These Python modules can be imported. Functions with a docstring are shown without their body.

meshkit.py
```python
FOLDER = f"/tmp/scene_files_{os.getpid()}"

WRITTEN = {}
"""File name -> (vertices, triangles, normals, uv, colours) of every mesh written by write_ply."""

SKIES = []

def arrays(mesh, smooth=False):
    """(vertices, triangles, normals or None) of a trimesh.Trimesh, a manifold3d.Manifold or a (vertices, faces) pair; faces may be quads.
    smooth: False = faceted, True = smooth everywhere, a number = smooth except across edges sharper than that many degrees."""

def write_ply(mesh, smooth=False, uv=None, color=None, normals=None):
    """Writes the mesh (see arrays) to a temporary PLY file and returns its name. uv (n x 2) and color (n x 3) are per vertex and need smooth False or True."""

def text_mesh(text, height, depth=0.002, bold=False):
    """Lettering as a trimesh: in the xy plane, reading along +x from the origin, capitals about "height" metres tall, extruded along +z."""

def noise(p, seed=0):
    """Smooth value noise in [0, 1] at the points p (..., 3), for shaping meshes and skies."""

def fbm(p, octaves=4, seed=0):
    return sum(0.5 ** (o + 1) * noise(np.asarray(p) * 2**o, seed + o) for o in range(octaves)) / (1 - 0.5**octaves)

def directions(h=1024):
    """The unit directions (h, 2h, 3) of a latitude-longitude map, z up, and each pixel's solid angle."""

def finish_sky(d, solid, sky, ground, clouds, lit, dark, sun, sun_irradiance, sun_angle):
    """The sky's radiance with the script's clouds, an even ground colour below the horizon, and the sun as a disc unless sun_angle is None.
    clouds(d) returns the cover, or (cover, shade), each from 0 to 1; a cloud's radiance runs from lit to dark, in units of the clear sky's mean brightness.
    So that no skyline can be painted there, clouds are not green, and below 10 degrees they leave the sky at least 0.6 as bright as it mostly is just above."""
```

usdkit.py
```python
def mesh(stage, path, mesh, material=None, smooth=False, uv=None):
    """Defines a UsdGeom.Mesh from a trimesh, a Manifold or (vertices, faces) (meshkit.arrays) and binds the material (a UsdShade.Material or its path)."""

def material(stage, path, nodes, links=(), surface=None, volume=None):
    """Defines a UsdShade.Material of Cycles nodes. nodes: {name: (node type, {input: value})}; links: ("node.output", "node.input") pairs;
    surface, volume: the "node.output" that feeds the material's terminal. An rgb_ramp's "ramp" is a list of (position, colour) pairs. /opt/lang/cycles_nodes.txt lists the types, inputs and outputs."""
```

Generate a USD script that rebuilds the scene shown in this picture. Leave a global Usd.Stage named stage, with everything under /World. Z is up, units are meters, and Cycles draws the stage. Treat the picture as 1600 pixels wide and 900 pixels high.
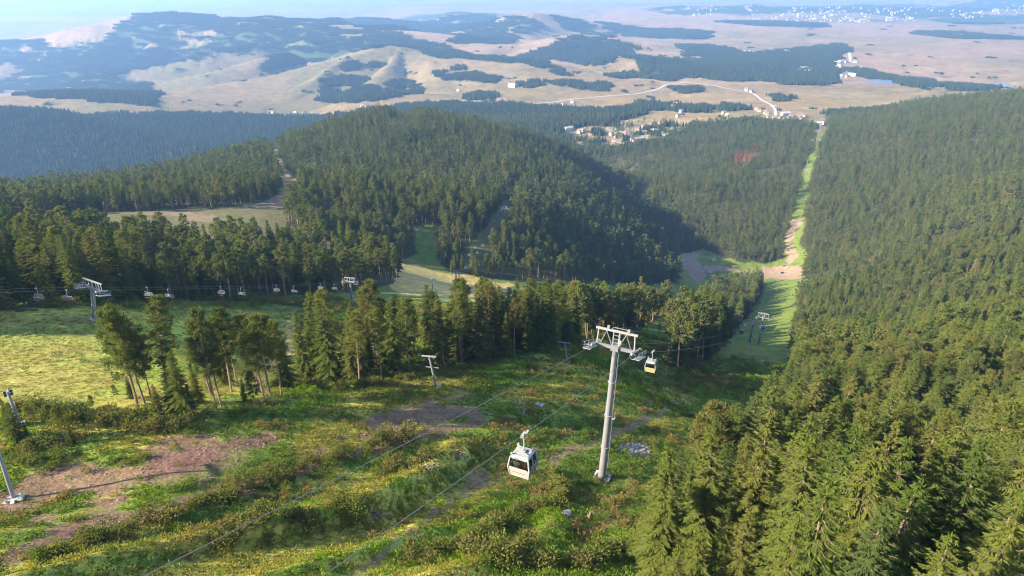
import math
import numpy as np
import trimesh
import shapely
from shapely.geometry import Polygon
from scipy.interpolate import RBFInterpolator, RegularGridInterpolator
from scipy.ndimage import map_coordinates
from pxr import Gf, Sdf, Usd, UsdGeom, UsdLux, UsdShade, Vt
import usdkit
import meshkit

stage = Usd.Stage.CreateInMemory()
UsdGeom.SetStageUpAxis(stage, "Z")
UsdGeom.SetStageMetersPerUnit(stage, 1.0)
world = UsdGeom.Xform.Define(stage, "/World")
stage.SetDefaultPrim(world.GetPrim())

# ------------------------------------------------------------------ camera, sky, sun, exposure
PITCH = 25.1
EXPOSURE = 2.12
cam = UsdGeom.Camera.Define(stage, "/World/camera")
cam.AddTranslateOp().Set(Gf.Vec3d(0, 0, 0))
cam.AddRotateXOp().Set(90.0 - PITCH)
cam.CreateFocalLengthAttr(24.0)
cam.CreateHorizontalApertureAttr(36.0)
cam.CreateVerticalApertureAttr(20.25)
cam.CreateClippingRangeAttr(Gf.Vec2f(0.5, 120000.0))
cam.CreateExposureAttr(EXPOSURE)

SUN_AZ, SUN_EL = math.radians(-109.0), math.radians(27.5)
SUN = np.array([math.sin(SUN_AZ) * math.cos(SUN_EL), math.cos(SUN_AZ) * math.cos(SUN_EL), math.sin(SUN_EL)])
usdkit.material(stage, "/World/Looks/sky_light", {
    "s": ("sky_texture", {"sky_type": "single_scattering", "sun_disc": False, "sun_elevation": SUN_EL, "sun_rotation": math.atan2(SUN[0], SUN[1]),
                          "altitude": 1400.0, "air_density": 1.0, "aerosol_density": 1.0, "ozone_density": 1.0}),
    "b": ("background_shader", {"strength": 0.092})}, [("s.color", "b.color")], surface="b.background")
dome = UsdLux.DomeLight.Define(stage, "/World/sky")
dome.GetPrim().SetCustomDataByKey("kind", "structure")
UsdShade.MaterialBindingAPI.Apply(dome.GetPrim()).Bind(UsdShade.Material.Get(stage, "/World/Looks/sky_light"))
sun = UsdLux.DistantLight.Define(stage, "/World/sun")
sun.CreateIntensityAttr(1.22)
sun.CreateNormalizeAttr(True) if hasattr(sun, "CreateNormalizeAttr") else None
sun.CreateAngleAttr(0.5)
sun.CreateColorAttr(Gf.Vec3f(1.0, 0.86, 0.64))
zz = SUN; xx = np.cross([0, 0, 1.0], zz); xx /= np.linalg.norm(xx); yy = np.cross(zz, xx)
sun.AddTransformOp().Set(Gf.Matrix4d(*[float(a) for row in (np.append(xx, 0), np.append(yy, 0), np.append(zz, 0), (0, 0, 0, 1)) for a in row]))

# ------------------------------------------------------------------ picture geometry (photo pixels 1600 x 900)
FPX = 24.0 / 36.0 * 1600
CP, SP = math.cos(math.radians(PITCH)), math.sin(math.radians(PITCH))


def ray(u, v):
    a, b = (np.asarray(u, float) - 800) / FPX, (450 - np.asarray(v, float)) / FPX
    return np.stack([a, CP + b * SP, -SP + b * CP], -1)


def at(u, v, Y):
    d = ray(u, v)
    return d * (np.asarray(Y, float) / d[..., 1])[..., None]


def project(p):
    p = np.asarray(p, float)
    depth = p[..., 1] * CP - p[..., 2] * SP
    up = p[..., 1] * SP + p[..., 2] * CP
    depth = np.where(depth < 1e-3, 1e-3, depth)
    return 800 + FPX * p[..., 0] / depth, 450 - FPX * up / depth, depth


def fbm2(x, y, scale, octaves=4, seed=0):
    return meshkit.fbm(np.stack([x / scale, y / scale, np.zeros_like(x) + seed * 7.3], -1), octaves, seed)


# ------------------------------------------------------------------ terrain: (u, v, distance ahead, height of the canopy there)
CONTROL = [
    # the near slope under the lift
    (0, 900, 42, 0), (400, 900, 46, 0), (800, 900, 50, 0), (1200, 900, 55, 0), (1600, 900, 62, 0), (-250, 900, 40, 0), (1900, 900, 68, 0),
    (20, 780, 60, 0), (400, 760, 66, 0), (640, 740, 76, 0), (940, 748, 86, 0), (1200, 765, 91, 0), (1600, 770, 97, 0),
    (200, 640, 83, 0), (0, 640, 82, 0), (-200, 640, 82, 0), (430, 622, 95, 0), (680, 605, 112, 0), (886, 565, 150, 0), (1060, 642, 150, 0), (1117, 591, 220, 0), (1178, 551, 350, 0),
    (1191, 502, 500, 0), (1222, 427, 759, 0), (1250, 300, 1085, 0), (1283, 202, 1560, 0),
    (0, 492, 125, 0), (148, 500, 128, 0), (-300, 500, 118, 0), (300, 489, 170, 0), (430, 478, 230, 0), (600, 452, 290, 0), (480, 592, 125, 0), (565, 580, 132, 0), (700, 572, 137, 0), (940, 532, 220, 0),
    (1045, 491, 320, 0), (460, 540, 150, 0), (240, 560, 112, 0), (0, 560, 104, 0),
    # left forest terrace and the clearing behind it
    (0, 335, 270, 15), (-300, 335, 250, 15), (150, 360, 350, 0), (420, 332, 455, 0), (430, 375, 380, 0), (560, 400, 385, 0), (150, 333, 420, 0),
    # sunlit run, valley floor
    (620, 428, 350, 0), (713, 447, 393, 0), (800, 447, 420, 0), (900, 450, 480, 0), (1000, 455, 560, 0), (1090, 435, 720, 0), (1110, 405, 790, 0), (1060, 400, 760, 0), (1012, 342, 1000, 0), (1003, 285, 1280, 0), (1050, 385, 850, 0),
    # middle hill: near face, crest, back
    (640, 395, 450, 0), (790, 338, 575, 0), (700, 300, 680, 0), (600, 250, 800, 0), (480, 300, 560, 0), (900, 395, 600, 0), (1020, 405, 690, 0), (900, 322, 740, 0), (955, 318, 850, 0),
    (560, 172, 1050, 15), (640, 172, 1100, 15), (720, 183, 1130, 15), (800, 200, 1150, 15), (890, 228, 1150, 15), (960, 262, 1150, 15), (420, 222, 850, 15), (330, 250, 700, 15), (250, 275, 600, 15), (130, 292, 520, 15), (0, 300, 500, 14), (-300, 300, 480, 15),
    # right slopes
    (1020, 330, 930, 0), (1100, 300, 1045, 0), (1150, 400, 800, 0), (1150, 212, 1500, 0), (1000, 248, 1400, 0),
    (1600, 140, 1450, 15), (1500, 149, 1500, 15), (1430, 157, 1560, 15), (1350, 175, 1600, 15), (1310, 190, 1620, 10), (1900, 120, 1400, 15), (1600, 300, 700, 0), (1600, 500, 300, 0), (1600, 620, 170, 0), (1400, 400, 630, 0), (1400, 600, 205, 0), (1400, 250, 1080, 0), (1290, 520, 430, 0),
    (1900, 300, 680, 0), (1900, 600, 180, 0),
    # behind the crests: the ground falls away
    (0, 345, 900, 0), (250, 330, 1000, 0), (450, 262, 1250, 0), (620, 212, 1450, 0), (800, 246, 1430, 0), (890, 272, 1400, 0), (950, 296, 1330, 0), (0, 330, 1500, 0), (250, 318, 1650, 0), (-350, 330, 1500, 0), (500, 240, 1800, 0),
    (1420, 178, 2000, 0), (1600, 165, 2000, 0), (1900, 150, 2000, 0),
    # wooded valley side on the left, plateau behind the middle hill
    (0, 165, 2300, 12), (250, 172, 2400, 12), (500, 181, 2500, 12), (-350, 160, 2250, 12), (640, 178, 2150, 0), (760, 180, 2050, 0), (880, 205, 1750, 0), (960, 215, 1690, 0), (1040, 210, 1720, 0), (1000, 190, 1850, 0), (1100, 182, 1950, 0), (1210, 186, 1720, 0), (900, 172, 2250, 0), (700, 166, 2350, 0),
    # plain
    (400, 176, 2800, 0), (0, 160, 3000, 0), (-350, 160, 3000, 0), (700, 160, 2550, 0), (870, 155, 2550, 0), (1040, 140, 2700, 0), (1180, 150, 2400, 0), (1330, 160, 2250, 0), (1330, 138, 2550, 0), (1480, 137, 2600, 0), (1375, 129, 2850, 0), (1545, 134, 2850, 0), (1250, 118, 3100, 0), (1600, 120, 3000, 0), (1900, 120, 3000, 0),
    (1450, 72, 4500, 0), (1340, 74, 4500, 0), (1600, 66, 4600, 0), (1450, 100, 3500, 0), (1250, 85, 4000, 0), (1100, 105, 3600, 0), (1000, 109, 3900, 0), (850, 122, 3600, 0), (600, 140, 3600, 0), (300, 147, 4000, 0), (0, 150, 4000, 0), (-350, 150, 4000, 0),
    (1200, 55, 5500, 0), (1450, 50, 5700, 0), (1060, 60, 5500, 0), (1600, 45, 6200, 0), (1300, 35, 7200, 0), (1100, 35, 7000, 0), (1500, 30, 7500, 0), (900, 50, 6500, 0), (700, 70, 6000, 0), (300, 108, 6000, 0), (0, 110, 6000, 0), (-350, 110, 6000, 0), (1900, 40, 6500, 0),
    (1300, 16, 10000, 0), (1000, 20, 10000, 0), (700, 22, 10500, 0), (400, 40, 9000, 0), (0, 45, 9000, 0), (-350, 45, 9000, 0), (1600, 16, 10000, 0),
    (1300, 2, 16000, 0), (800, 2, 16500, 0), (300, 12, 14000, 0), (0, 15, 14000, 0), (-300, 15, 14000, 0), (1700, 2, 16000, 0),
    (800, -12, 26000, 0), (200, -10, 26000, 0), (1500, -12, 26000, 0), (-300, -10, 26000, 0), (1900, -12, 26000, 0),
]
c = np.array(CONTROL, float)
cp = at(c[:, 0], c[:, 1], c[:, 2])
cp[:, 2] -= c[:, 3]
cr = np.hypot(cp[:, 0], cp[:, 1]); ct = np.arctan2(cp[:, 0], cp[:, 1])
extra = [(t, lr, -0.9) for t, lr in [(a, math.log(14)) for a in (-1.2, -0.6, 0, 0.6, 1.2)]]
extra = [(t, lr, -1.35 + 0.05 * abs(t)) for t, lr, _ in extra]
lp = np.vstack([np.stack([ct, np.log(cr)], 1), np.array([e[:2] for e in extra])])
lv = np.append(cp[:, 2] / cr, [e[2] for e in extra])
rbf = RBFInterpolator(lp, lv, kernel="thin_plate_spline", smoothing=2e-4)
GT, GL = np.linspace(-1.25, 1.25, 150), np.linspace(math.log(12), math.log(42000), 420)
base_grid = rbf(np.stack(np.meshgrid(GT, GL, indexing="ij"), -1).reshape(-1, 2)).reshape(len(GT), len(GL))


def base_t(p):
    i = (p[:, 0] - GT[0]) / (GT[1] - GT[0])
    j = (p[:, 1] - GL[0]) / (GL[1] - GL[0])
    return map_coordinates(base_grid, [i, j], order=3, mode="nearest")


# ridges: crest points (u, v, distance), half widths towards and away from the camera
RIDGES = [
    ([(-250, 92, 5200), (-60, 74, 5250), (34, 62, 5300), (111, 46, 5350), (169, 33, 5400), (230, 24, 5450), (262, 23, 5450), (304, 27, 5400), (340, 32, 5350), (388, 32, 5300), (435, 29, 5200), (475, 37, 5050), (540, 50, 4800), (610, 62, 4500), (690, 78, 4200)], 760, 1100, 1),
    ([(470, 40, 7000), (520, 33, 7000), (567, 29, 7000), (620, 35, 6900), (690, 62, 6600)], 700, 900, 2),
    ([(600, 42, 8000), (660, 27, 8000), (709, 18, 8000), (770, 24, 8000), (830, 32, 7900)], 700, 1000, 3),
    ([(700, 60, 6000), (760, 38, 6200), (800, 24, 6200), (826, 20, 6200), (860, 25, 6200), (895, 38, 6100), (930, 55, 5900), (985, 66, 5800)], 800, 900, 4),
    ([(246, 150, 2750), (337, 137, 3000), (449, 114, 3300), (540, 88, 3600), (581, 76, 3700), (624, 71, 3750), (668, 80, 3700), (732, 90, 3550), (790, 96, 3400)], 560, 430, 5),
    ([(624, 74, 3700), (604, 108, 3280), (572, 138, 2930), (550, 158, 2680)], 170, 170, 22), ([(668, 83, 3650), (684, 118, 3150), (700, 146, 2750)], 190, 190, 23), ([(540, 92, 3500), (500, 120, 3200), (446, 148, 2870), (400, 164, 2720)], 170, 170, 24), ([(449, 118, 3250), (396, 142, 2980), (320, 158, 2800)], 150, 150, 25), ([(732, 94, 3450), (752, 124, 3000), (770, 146, 2700)], 170, 170, 26),
    ([(262, 26, 5400), (250, 62, 5000), (210, 96, 4600), (170, 124, 4300)], 300, 300, 27), ([(340, 34, 5300), (350, 64, 4950), (330, 84, 4600)], 280, 280, 28), ([(111, 50, 5300), (110, 80, 4900), (80, 108, 4500)], 320, 320, 29), ([(435, 32, 5150), (470, 62, 4750), (480, 88, 4400)], 270, 270, 30), ([(388, 33, 5250), (405, 60, 4900), (410, 80, 4600)], 260, 260, 32), ([(169, 36, 5350), (180, 66, 4950), (130, 100, 4550)], 280, 280, 33), ([(540, 50, 4800), (580, 66, 4450), (600, 78, 4150)], 260, 260, 34), ([(826, 24, 6100), (800, 50, 5500), (770, 72, 5000)], 330, 330, 31),
    ([(185, 113, 4050), (250, 100, 4100), (341, 80, 4300), (400, 72, 4400)], 260, 240, 6),
    ([(233, 131, 3550), (330, 113, 3650), (405, 94, 3800), (450, 86, 3900)], 230, 220, 7),
    ([(740, 100, 3900), (790, 82, 4200), (850, 63, 4400), (905, 54, 4500), (950, 60, 4400), (1000, 82, 4100), (1060, 98, 3800)], 560, 520, 8),
    ([(880, 112, 3200), (960, 90, 3450), (1010, 92, 3350), (1040, 108, 3150)], 300, 260, 9),
    ([(960, 128, 2850), (1030, 121, 2950), (1090, 132, 2800)], 260, 220, 10),
    ([(800, 142, 2650), (870, 134, 2720), (930, 142, 2650)], 250, 200, 11),
    ([(560, 150, 2600), (640, 146, 2650), (720, 152, 2620)], 230, 220, 12),
    ([(1010, 172, 2100), (1100, 166, 2150), (1160, 172, 2050), (1200, 184, 1850)], 230, 180, 13),
    ([(1210, 140, 2500), (1330, 134, 2600), (1440, 137, 2550), (1520, 144, 2500)], 300, 260, 14),
    ([(1330, 75, 4350), (1400, 67, 4400), (1470, 64, 4500), (1600, 62, 4600), (1800, 62, 4600)], 1100, 700, 15),
    ([(1120, 52, 5600), (1200, 46, 5700), (1300, 50, 5500), (1340, 58, 5300)], 500, 500, 16),
    ([(1420, 43, 6300), (1480, 38, 6500), (1530, 42, 6300), (1600, 36, 6600), (1750, 36, 6600)], 500, 500, 17),
    ([(980, 12, 9600), (1040, 10, 9500), (1090, 7, 9300), (1130, 11, 9300), (1175, 7, 9300), (1230, 11, 9300), (1290, 12, 9300), (1370, 8, 9300), (1420, 12, 9300), (1480, 11, 9300)], 1500, 900, 18),
    ([(1430, 14, 10500), (1500, 4, 10800), (1560, -6, 11000), (1640, -14, 11000), (1800, -18, 11000)], 1900, 1500, 19),
    ([(560, 12, 13500), (700, 6, 13500), (850, 8, 13200), (1000, 10, 12500), (1150, 14, 12000)], 1600, 1500, 20),
    ([(-200, 170, 1780), (60, 186, 1950), (150, 205, 1950), (260, 226, 1900), (340, 250, 1800)], 260, 200, 21),
]
ridge_lines = []
for pts, wf, wb, seed in RIDGES:
    a = np.array(pts, float)
    p = at(a[:, 0], a[:, 1], a[:, 2])
    q = []
    for i in range(len(p) - 1):
        n = 6
        q += [p[i] + (p[i + 1] - p[i]) * k / n for k in range(n)]
    q.append(p[-1])
    q = np.array(q)
    for _ in range(3):
        q[1:-1] = 0.25 * q[:-2] + 0.5 * q[1:-1] + 0.25 * q[2:]
    ridge_lines.append((q, wf, wb, seed))


def base_height(x, y):
    r = np.maximum(np.hypot(x, y), 12.5)
    t = np.arctan2(x, y)
    inside = np.clip(t, -1.24, 1.24)
    z = base_t(np.stack([inside, np.log(np.minimum(r, 41000))], -1)) * r
    w = np.clip((np.abs(t) - 1.2) / 1.4, 0, 1)
    w = w * w * (3 - 2 * w)
    back = -30 - 0.03 * r + 60 * np.sin(r / 400)
    return z * (1 - w) + back * w


# raised banks that carry the shrub rows: points on the near slope (x, y), height, half width
BANKS = [([(-41, 41), (-37.5, 46), (-33, 50.5), (-25, 58), (-17, 67), (-11, 78), (-9, 86)], 1.5, 2.3), ([(-25, 42), (-20, 47), (-14, 54), (-11, 60)], 1.2, 2.0), ([(-7, 45), (-3, 50), (0, 55), (3.5, 61), (5, 67)], 1.3, 2.4)]


def berm(x, y):
    out = np.zeros_like(x)
    near = np.nonzero(np.hypot(x, y) < 130)[0]
    if len(near):
        from shapely import LineString, distance, points
        for pts, h, w in BANKS:
            d = distance(points(x[near], y[near]), LineString(pts))
            out[near] = np.maximum(out[near], h * np.exp(-(d / w) ** 2 * 1.2))
    return out


def height(x, y):
    """Ground height, with the camera at height zero."""
    x, y = np.asarray(x, float), np.asarray(y, float)
    shape = x.shape
    x, y = x.ravel(), y.ravel()
    r = np.hypot(x, y)
    z = base_height(x, y)
    best = np.zeros_like(z)
    far = r > 1500
    xf, yf, zf = x[far], y[far], z[far]
    bf = np.zeros_like(xf)
    if len(xf):
        warp = fbm2(xf, yf, 650.0, 4, 3) - 0.5
        spur = np.abs(fbm2(xf, yf, 900.0, 4, 9) - 0.5) * 2
        for q, wf, wb, seed in ridge_lines:
            reach = 1.9 * max(wf, wb)
            lo, hi = q[:, :2].min(0) - reach, q[:, :2].max(0) + reach
            ok = np.nonzero((xf > lo[0]) & (xf < hi[0]) & (yf > lo[1]) & (yf < hi[1]))[0]
            if not len(ok):
                continue
            d2 = (xf[ok, None] - q[None, :, 0]) ** 2 + (yf[ok, None] - q[None, :, 1]) ** 2
            dd = np.sqrt(d2.min(1))
            wt = ((d2 + (0.06 * wf) ** 2) / (dd[:, None] ** 2 + (0.06 * wf) ** 2)) ** -3.0
            wt /= wt.sum(1, keepdims=True)
            hq = wt @ (q[:, 2] - base_height(q[:, 0], q[:, 1]))
            rq = wt @ np.hypot(q[:, 0], q[:, 1])
            behind = np.clip((np.hypot(xf[ok], yf[ok]) - rq) / (0.8 * max(wf, wb)) + 0.5, 0, 1)
            w = wf + (wb - wf) * behind * behind * (3 - 2 * behind)
            s = dd / w
            s = s * (1 + 0.55 * warp[ok] * np.clip(s * 2, 0, 1)) + (0.8 if seed < 5 else 0.55) * (spur[ok] - 0.3) * np.clip(s * 2.5, 0, 1)
            bump = np.exp(-np.clip(s, 0, 9) ** 1.7 * 1.5)
            bf[ok] = np.maximum(bf[ok], hq * bump)
        # rolling relief of the far country
        folds = np.abs(fbm2(xf, yf, 520.0, 4, 33) - 0.5) * 2
        bf -= np.clip(bf / 60, 0, 1) * np.clip(bf, 0, 170) * 0.30 * (folds - 0.25)
        bf += np.clip((np.hypot(xf, yf) - 1900) / 1500, 0, 1) * 34 * (fbm2(xf, yf, 800.0, 4, 21) - 0.5)
    best[far] = bf
    z = z + best
    mid = np.clip((r - 120) / 400, 0, 1) * np.clip((2600 - r) / 800, 0, 1)
    z = z + mid * 16 * (fbm2(x, y, 170.0, 3, 31) - 0.5)
    z = z + berm(x, y)
    near = np.clip((700 - r) / 500, 0, 1)
    z = z + near * (1.6 * (fbm2(x, y, 14.0, 4, 41) - 0.5) + 2.2 * (fbm2(x, y, 45.0, 2, 43) - 0.5))
    return z.reshape(shape)


# ------------------------------------------------------------------ the terrain grid, finest where the picture looks
def log_steps(a, b, step):
    return list(np.exp(np.linspace(math.log(a), math.log(b), max(2, int(math.log(b / a) / step)), endpoint=False)))


RADII = np.array([0.6, 5.0, 10.0, 14.0, 18.0] + log_steps(22, 160, 0.0052) + log_steps(160, 700, 0.0062) + log_steps(700, 3000, 0.0075) + log_steps(3000, 14000, 0.0085) + log_steps(14000, 40000, 0.03) + [40000.0])
ANGLES = np.radians(np.concatenate([np.linspace(-180, -60, 40, endpoint=False), np.linspace(-60, -49, 25, endpoint=False), np.linspace(-49, 49, 640, endpoint=False), np.linspace(49, 60, 25, endpoint=False), np.linspace(60, 180, 41)]))
RR, TT = np.meshgrid(RADII, ANGLES, indexing="ij")
TX, TY = RR * np.sin(TT), RR * np.cos(TT)
TZ = height(TX, TY)
TZ[:, -1] = TZ[:, 0]
LOGR = np.log(RADII)


def ground(x, y):
    """Height of the built terrain mesh."""
    x, y = np.asarray(x, float), np.asarray(y, float)
    r = np.hypot(x, y)
    i = np.interp(r, RADII, np.arange(len(RADII)))
    j = np.interp(np.arctan2(x, y), ANGLES, np.arange(len(ANGLES)))
    return map_coordinates(TZ, [i.ravel(), j.ravel()], order=1).reshape(x.shape)


def hit(u, v, far=30000.0, start=20.0):
    """Where the line of sight through a picture point first meets the ground."""
    d = ray(u, v)
    s = np.exp(np.linspace(math.log(start), math.log(far), 2500)) / math.hypot(d[0], d[1])
    p = d[None] * s[:, None]
    below = np.nonzero(p[:, 2] <= ground(p[:, 0], p[:, 1]))[0]
    if not len(below):
        return p[-1]
    k = max(below[0], 1)
    a, b = s[k - 1], s[k]
    for _ in range(25):
        m = 0.5 * (a + b)
        pm = d * m
        if pm[2] <= float(ground(pm[0:1], pm[1:2])[0]):
            b = m
        else:
            a = m
    return d * b

# ------------------------------------------------------------------ two small lakes on the plain, set into the ground
LAKES = []
for (u, v), w, h, label in (((1375, 129.5), 27, 3.2, "small blue lake on the plain, the left one"), ((1545, 135), 28, 3.4, "small blue lake on the plain above the right-hand wood")):
    ang = np.arange(36) * 2 * np.pi / 36
    rag = 1 + 0.25 * np.sin(3 * ang + u) + 0.12 * np.sin(7 * ang)
    ring_pts = np.array([hit(u + w * rag[k] * math.cos(a), v - h * rag[k] * math.sin(a), start=1800) for k, a in enumerate(ang)])
    lv = float(np.percentile(ring_pts[:, 2], 25))
    d0 = ray(u + w * rag * np.cos(ang), v - h * rag * np.sin(ang))
    flat = d0 * (lv / d0[:, 2])[:, None]
    poly = Polygon(flat[:, :2]).buffer(0)
    near = shapely.contains_xy(poly.buffer(30), TX.ravel(), TY.ravel()).reshape(TX.shape)
    TZ[near] = lv - 2.5
    LAKES.append((poly.buffer(18), lv, label))


# ------------------------------------------------------------------ what covers the ground
def smooth(a, b, x):
    t = np.clip((x - a) / (b - a), 0, 1)
    return t * t * (3 - 2 * t)


def region(pts, near, far):
    return (Polygon(pts), near, far)


def inside(regions, u, v, r):
    m = np.zeros(u.shape, bool)
    for poly, near, far in regions:
        x0, y0, x1, y1 = poly.bounds
        k = (r > near) & (r < far) & (u > x0) & (u < x1) & (v > y0) & (v < y1) & ~m
        if k.any():
            m[k] = shapely.contains_xy(poly, u[k], v[k])
    return m


LEFT_WOOD = [region([(-420, 500), (-40, 500), (-80, 524), (-420, 540)], 60, 200), region([(-700, 512), (-300, 503), (0, 487), (60, 484), (120, 478), (190, 474), (300, 472), (430, 464), (560, 455), (618, 441), (624, 424), (600, 414), (560, 404), (500, 392), (452, 386), (400, 384), (330, 386), (230, 380), (140, 374), (60, 368), (0, 366), (-700, 370)], 110, 430)]
RIDGE_WOOD = [region([(-700, 352), (0, 346), (60, 340), (130, 334), (215, 331), (300, 326), (360, 323), (402, 318), (438, 300), (436, 268), (424, 246), (420, 232), (300, 200), (-700, 200)], 380, 1250)]
HILL_WOOD = [region([(432, 238), (446, 262), (474, 288), (462, 312), (446, 330), (452, 352), (490, 372), (540, 388), (590, 398), (632, 404), (648, 398), (650, 352), (690, 350), (684, 404), (700, 424), (742, 432), (776, 436), (806, 438), (880, 440), (960, 446), (1060, 444), (1062, 398), (1090, 386), (1060, 350), (1003, 330), (996, 270), (1010, 236), (960, 232), (800, 160), (500, 150)], 330, 1500)]
HILL_GAPS = [region([(712, 424), (762, 424), (796, 340), (808, 312), (784, 310), (764, 352), (730, 388)], 380, 700), region([(606, 186), (650, 180), (652, 198), (616, 202)], 900, 1300)]
EAST_WOOD = [region([(1000, 246), (1003, 300), (1018, 334), (1060, 370), (1096, 391), (1140, 404), (1188, 411), (1216, 404), (1232, 352), (1247, 296), (1262, 250), (1273, 214), (1262, 196), (1180, 196), (1100, 206)], 780, 1640)]
RIGHT_WOOD = [region([(1288, 206), (1279, 222), (1271, 262), (1263, 304), (1257, 352), (1252, 400), (1256, 436), (1246, 470), (1237, 520), (1236, 566), (1230, 612), (1204, 668), (1150, 720), (1086, 772), (1036, 850), (1004, 930), (960, 1100), (2600, 1200), (2600, 40), (1500, 100), (1300, 178)], 44, 2100)]
GROVE_EAST = [region([(1036, 574), (1076, 580), (1112, 556), (1150, 520), (1172, 488), (1184, 462), (1194, 436), (1180, 430), (1150, 440), (1116, 460), (1090, 486), (1056, 520)], 190, 760)]
GROVE = [region([(474, 592), (520, 602), (560, 598), (640, 582), (700, 574), (800, 560), (900, 541), (944, 531), (1000, 514), (1046, 492), (1030, 484), (960, 492), (900, 504), (800, 526), (690, 542), (600, 552), (520, 560), (470, 570)], 100, 420)]
VALLEY_WOOD = [region([(-900, 150), (0, 162), (250, 170), (420, 178), (505, 184), (560, 174), (640, 164), (700, 160), (760, 164), (830, 168), (900, 171), (940, 174), (1000, 168), (1010, 180), (958, 186), (956, 196), (884, 200), (880, 224), (900, 232), (1000, 232), (1056, 218), (1070, 200), (1130, 192), (1200, 190), (1262, 196), (1262, 226), (1010, 290), (900, 300), (700, 300), (400, 300), (200, 330), (-900, 420)], 1150, 2600)]
VALLEY_GAPS = [region([(876, 226), (878, 205), (960, 200), (966, 184), (1000, 190), (1040, 192), (1064, 200), (1050, 222), (1000, 230), (920, 228)], 1300, 2300), region([(966, 186), (1030, 178), (1110, 178), (1200, 182), (1262, 182), (1262, 194), (1130, 190), (1060, 198), (1000, 192)], 1500, 2400)]
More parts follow.
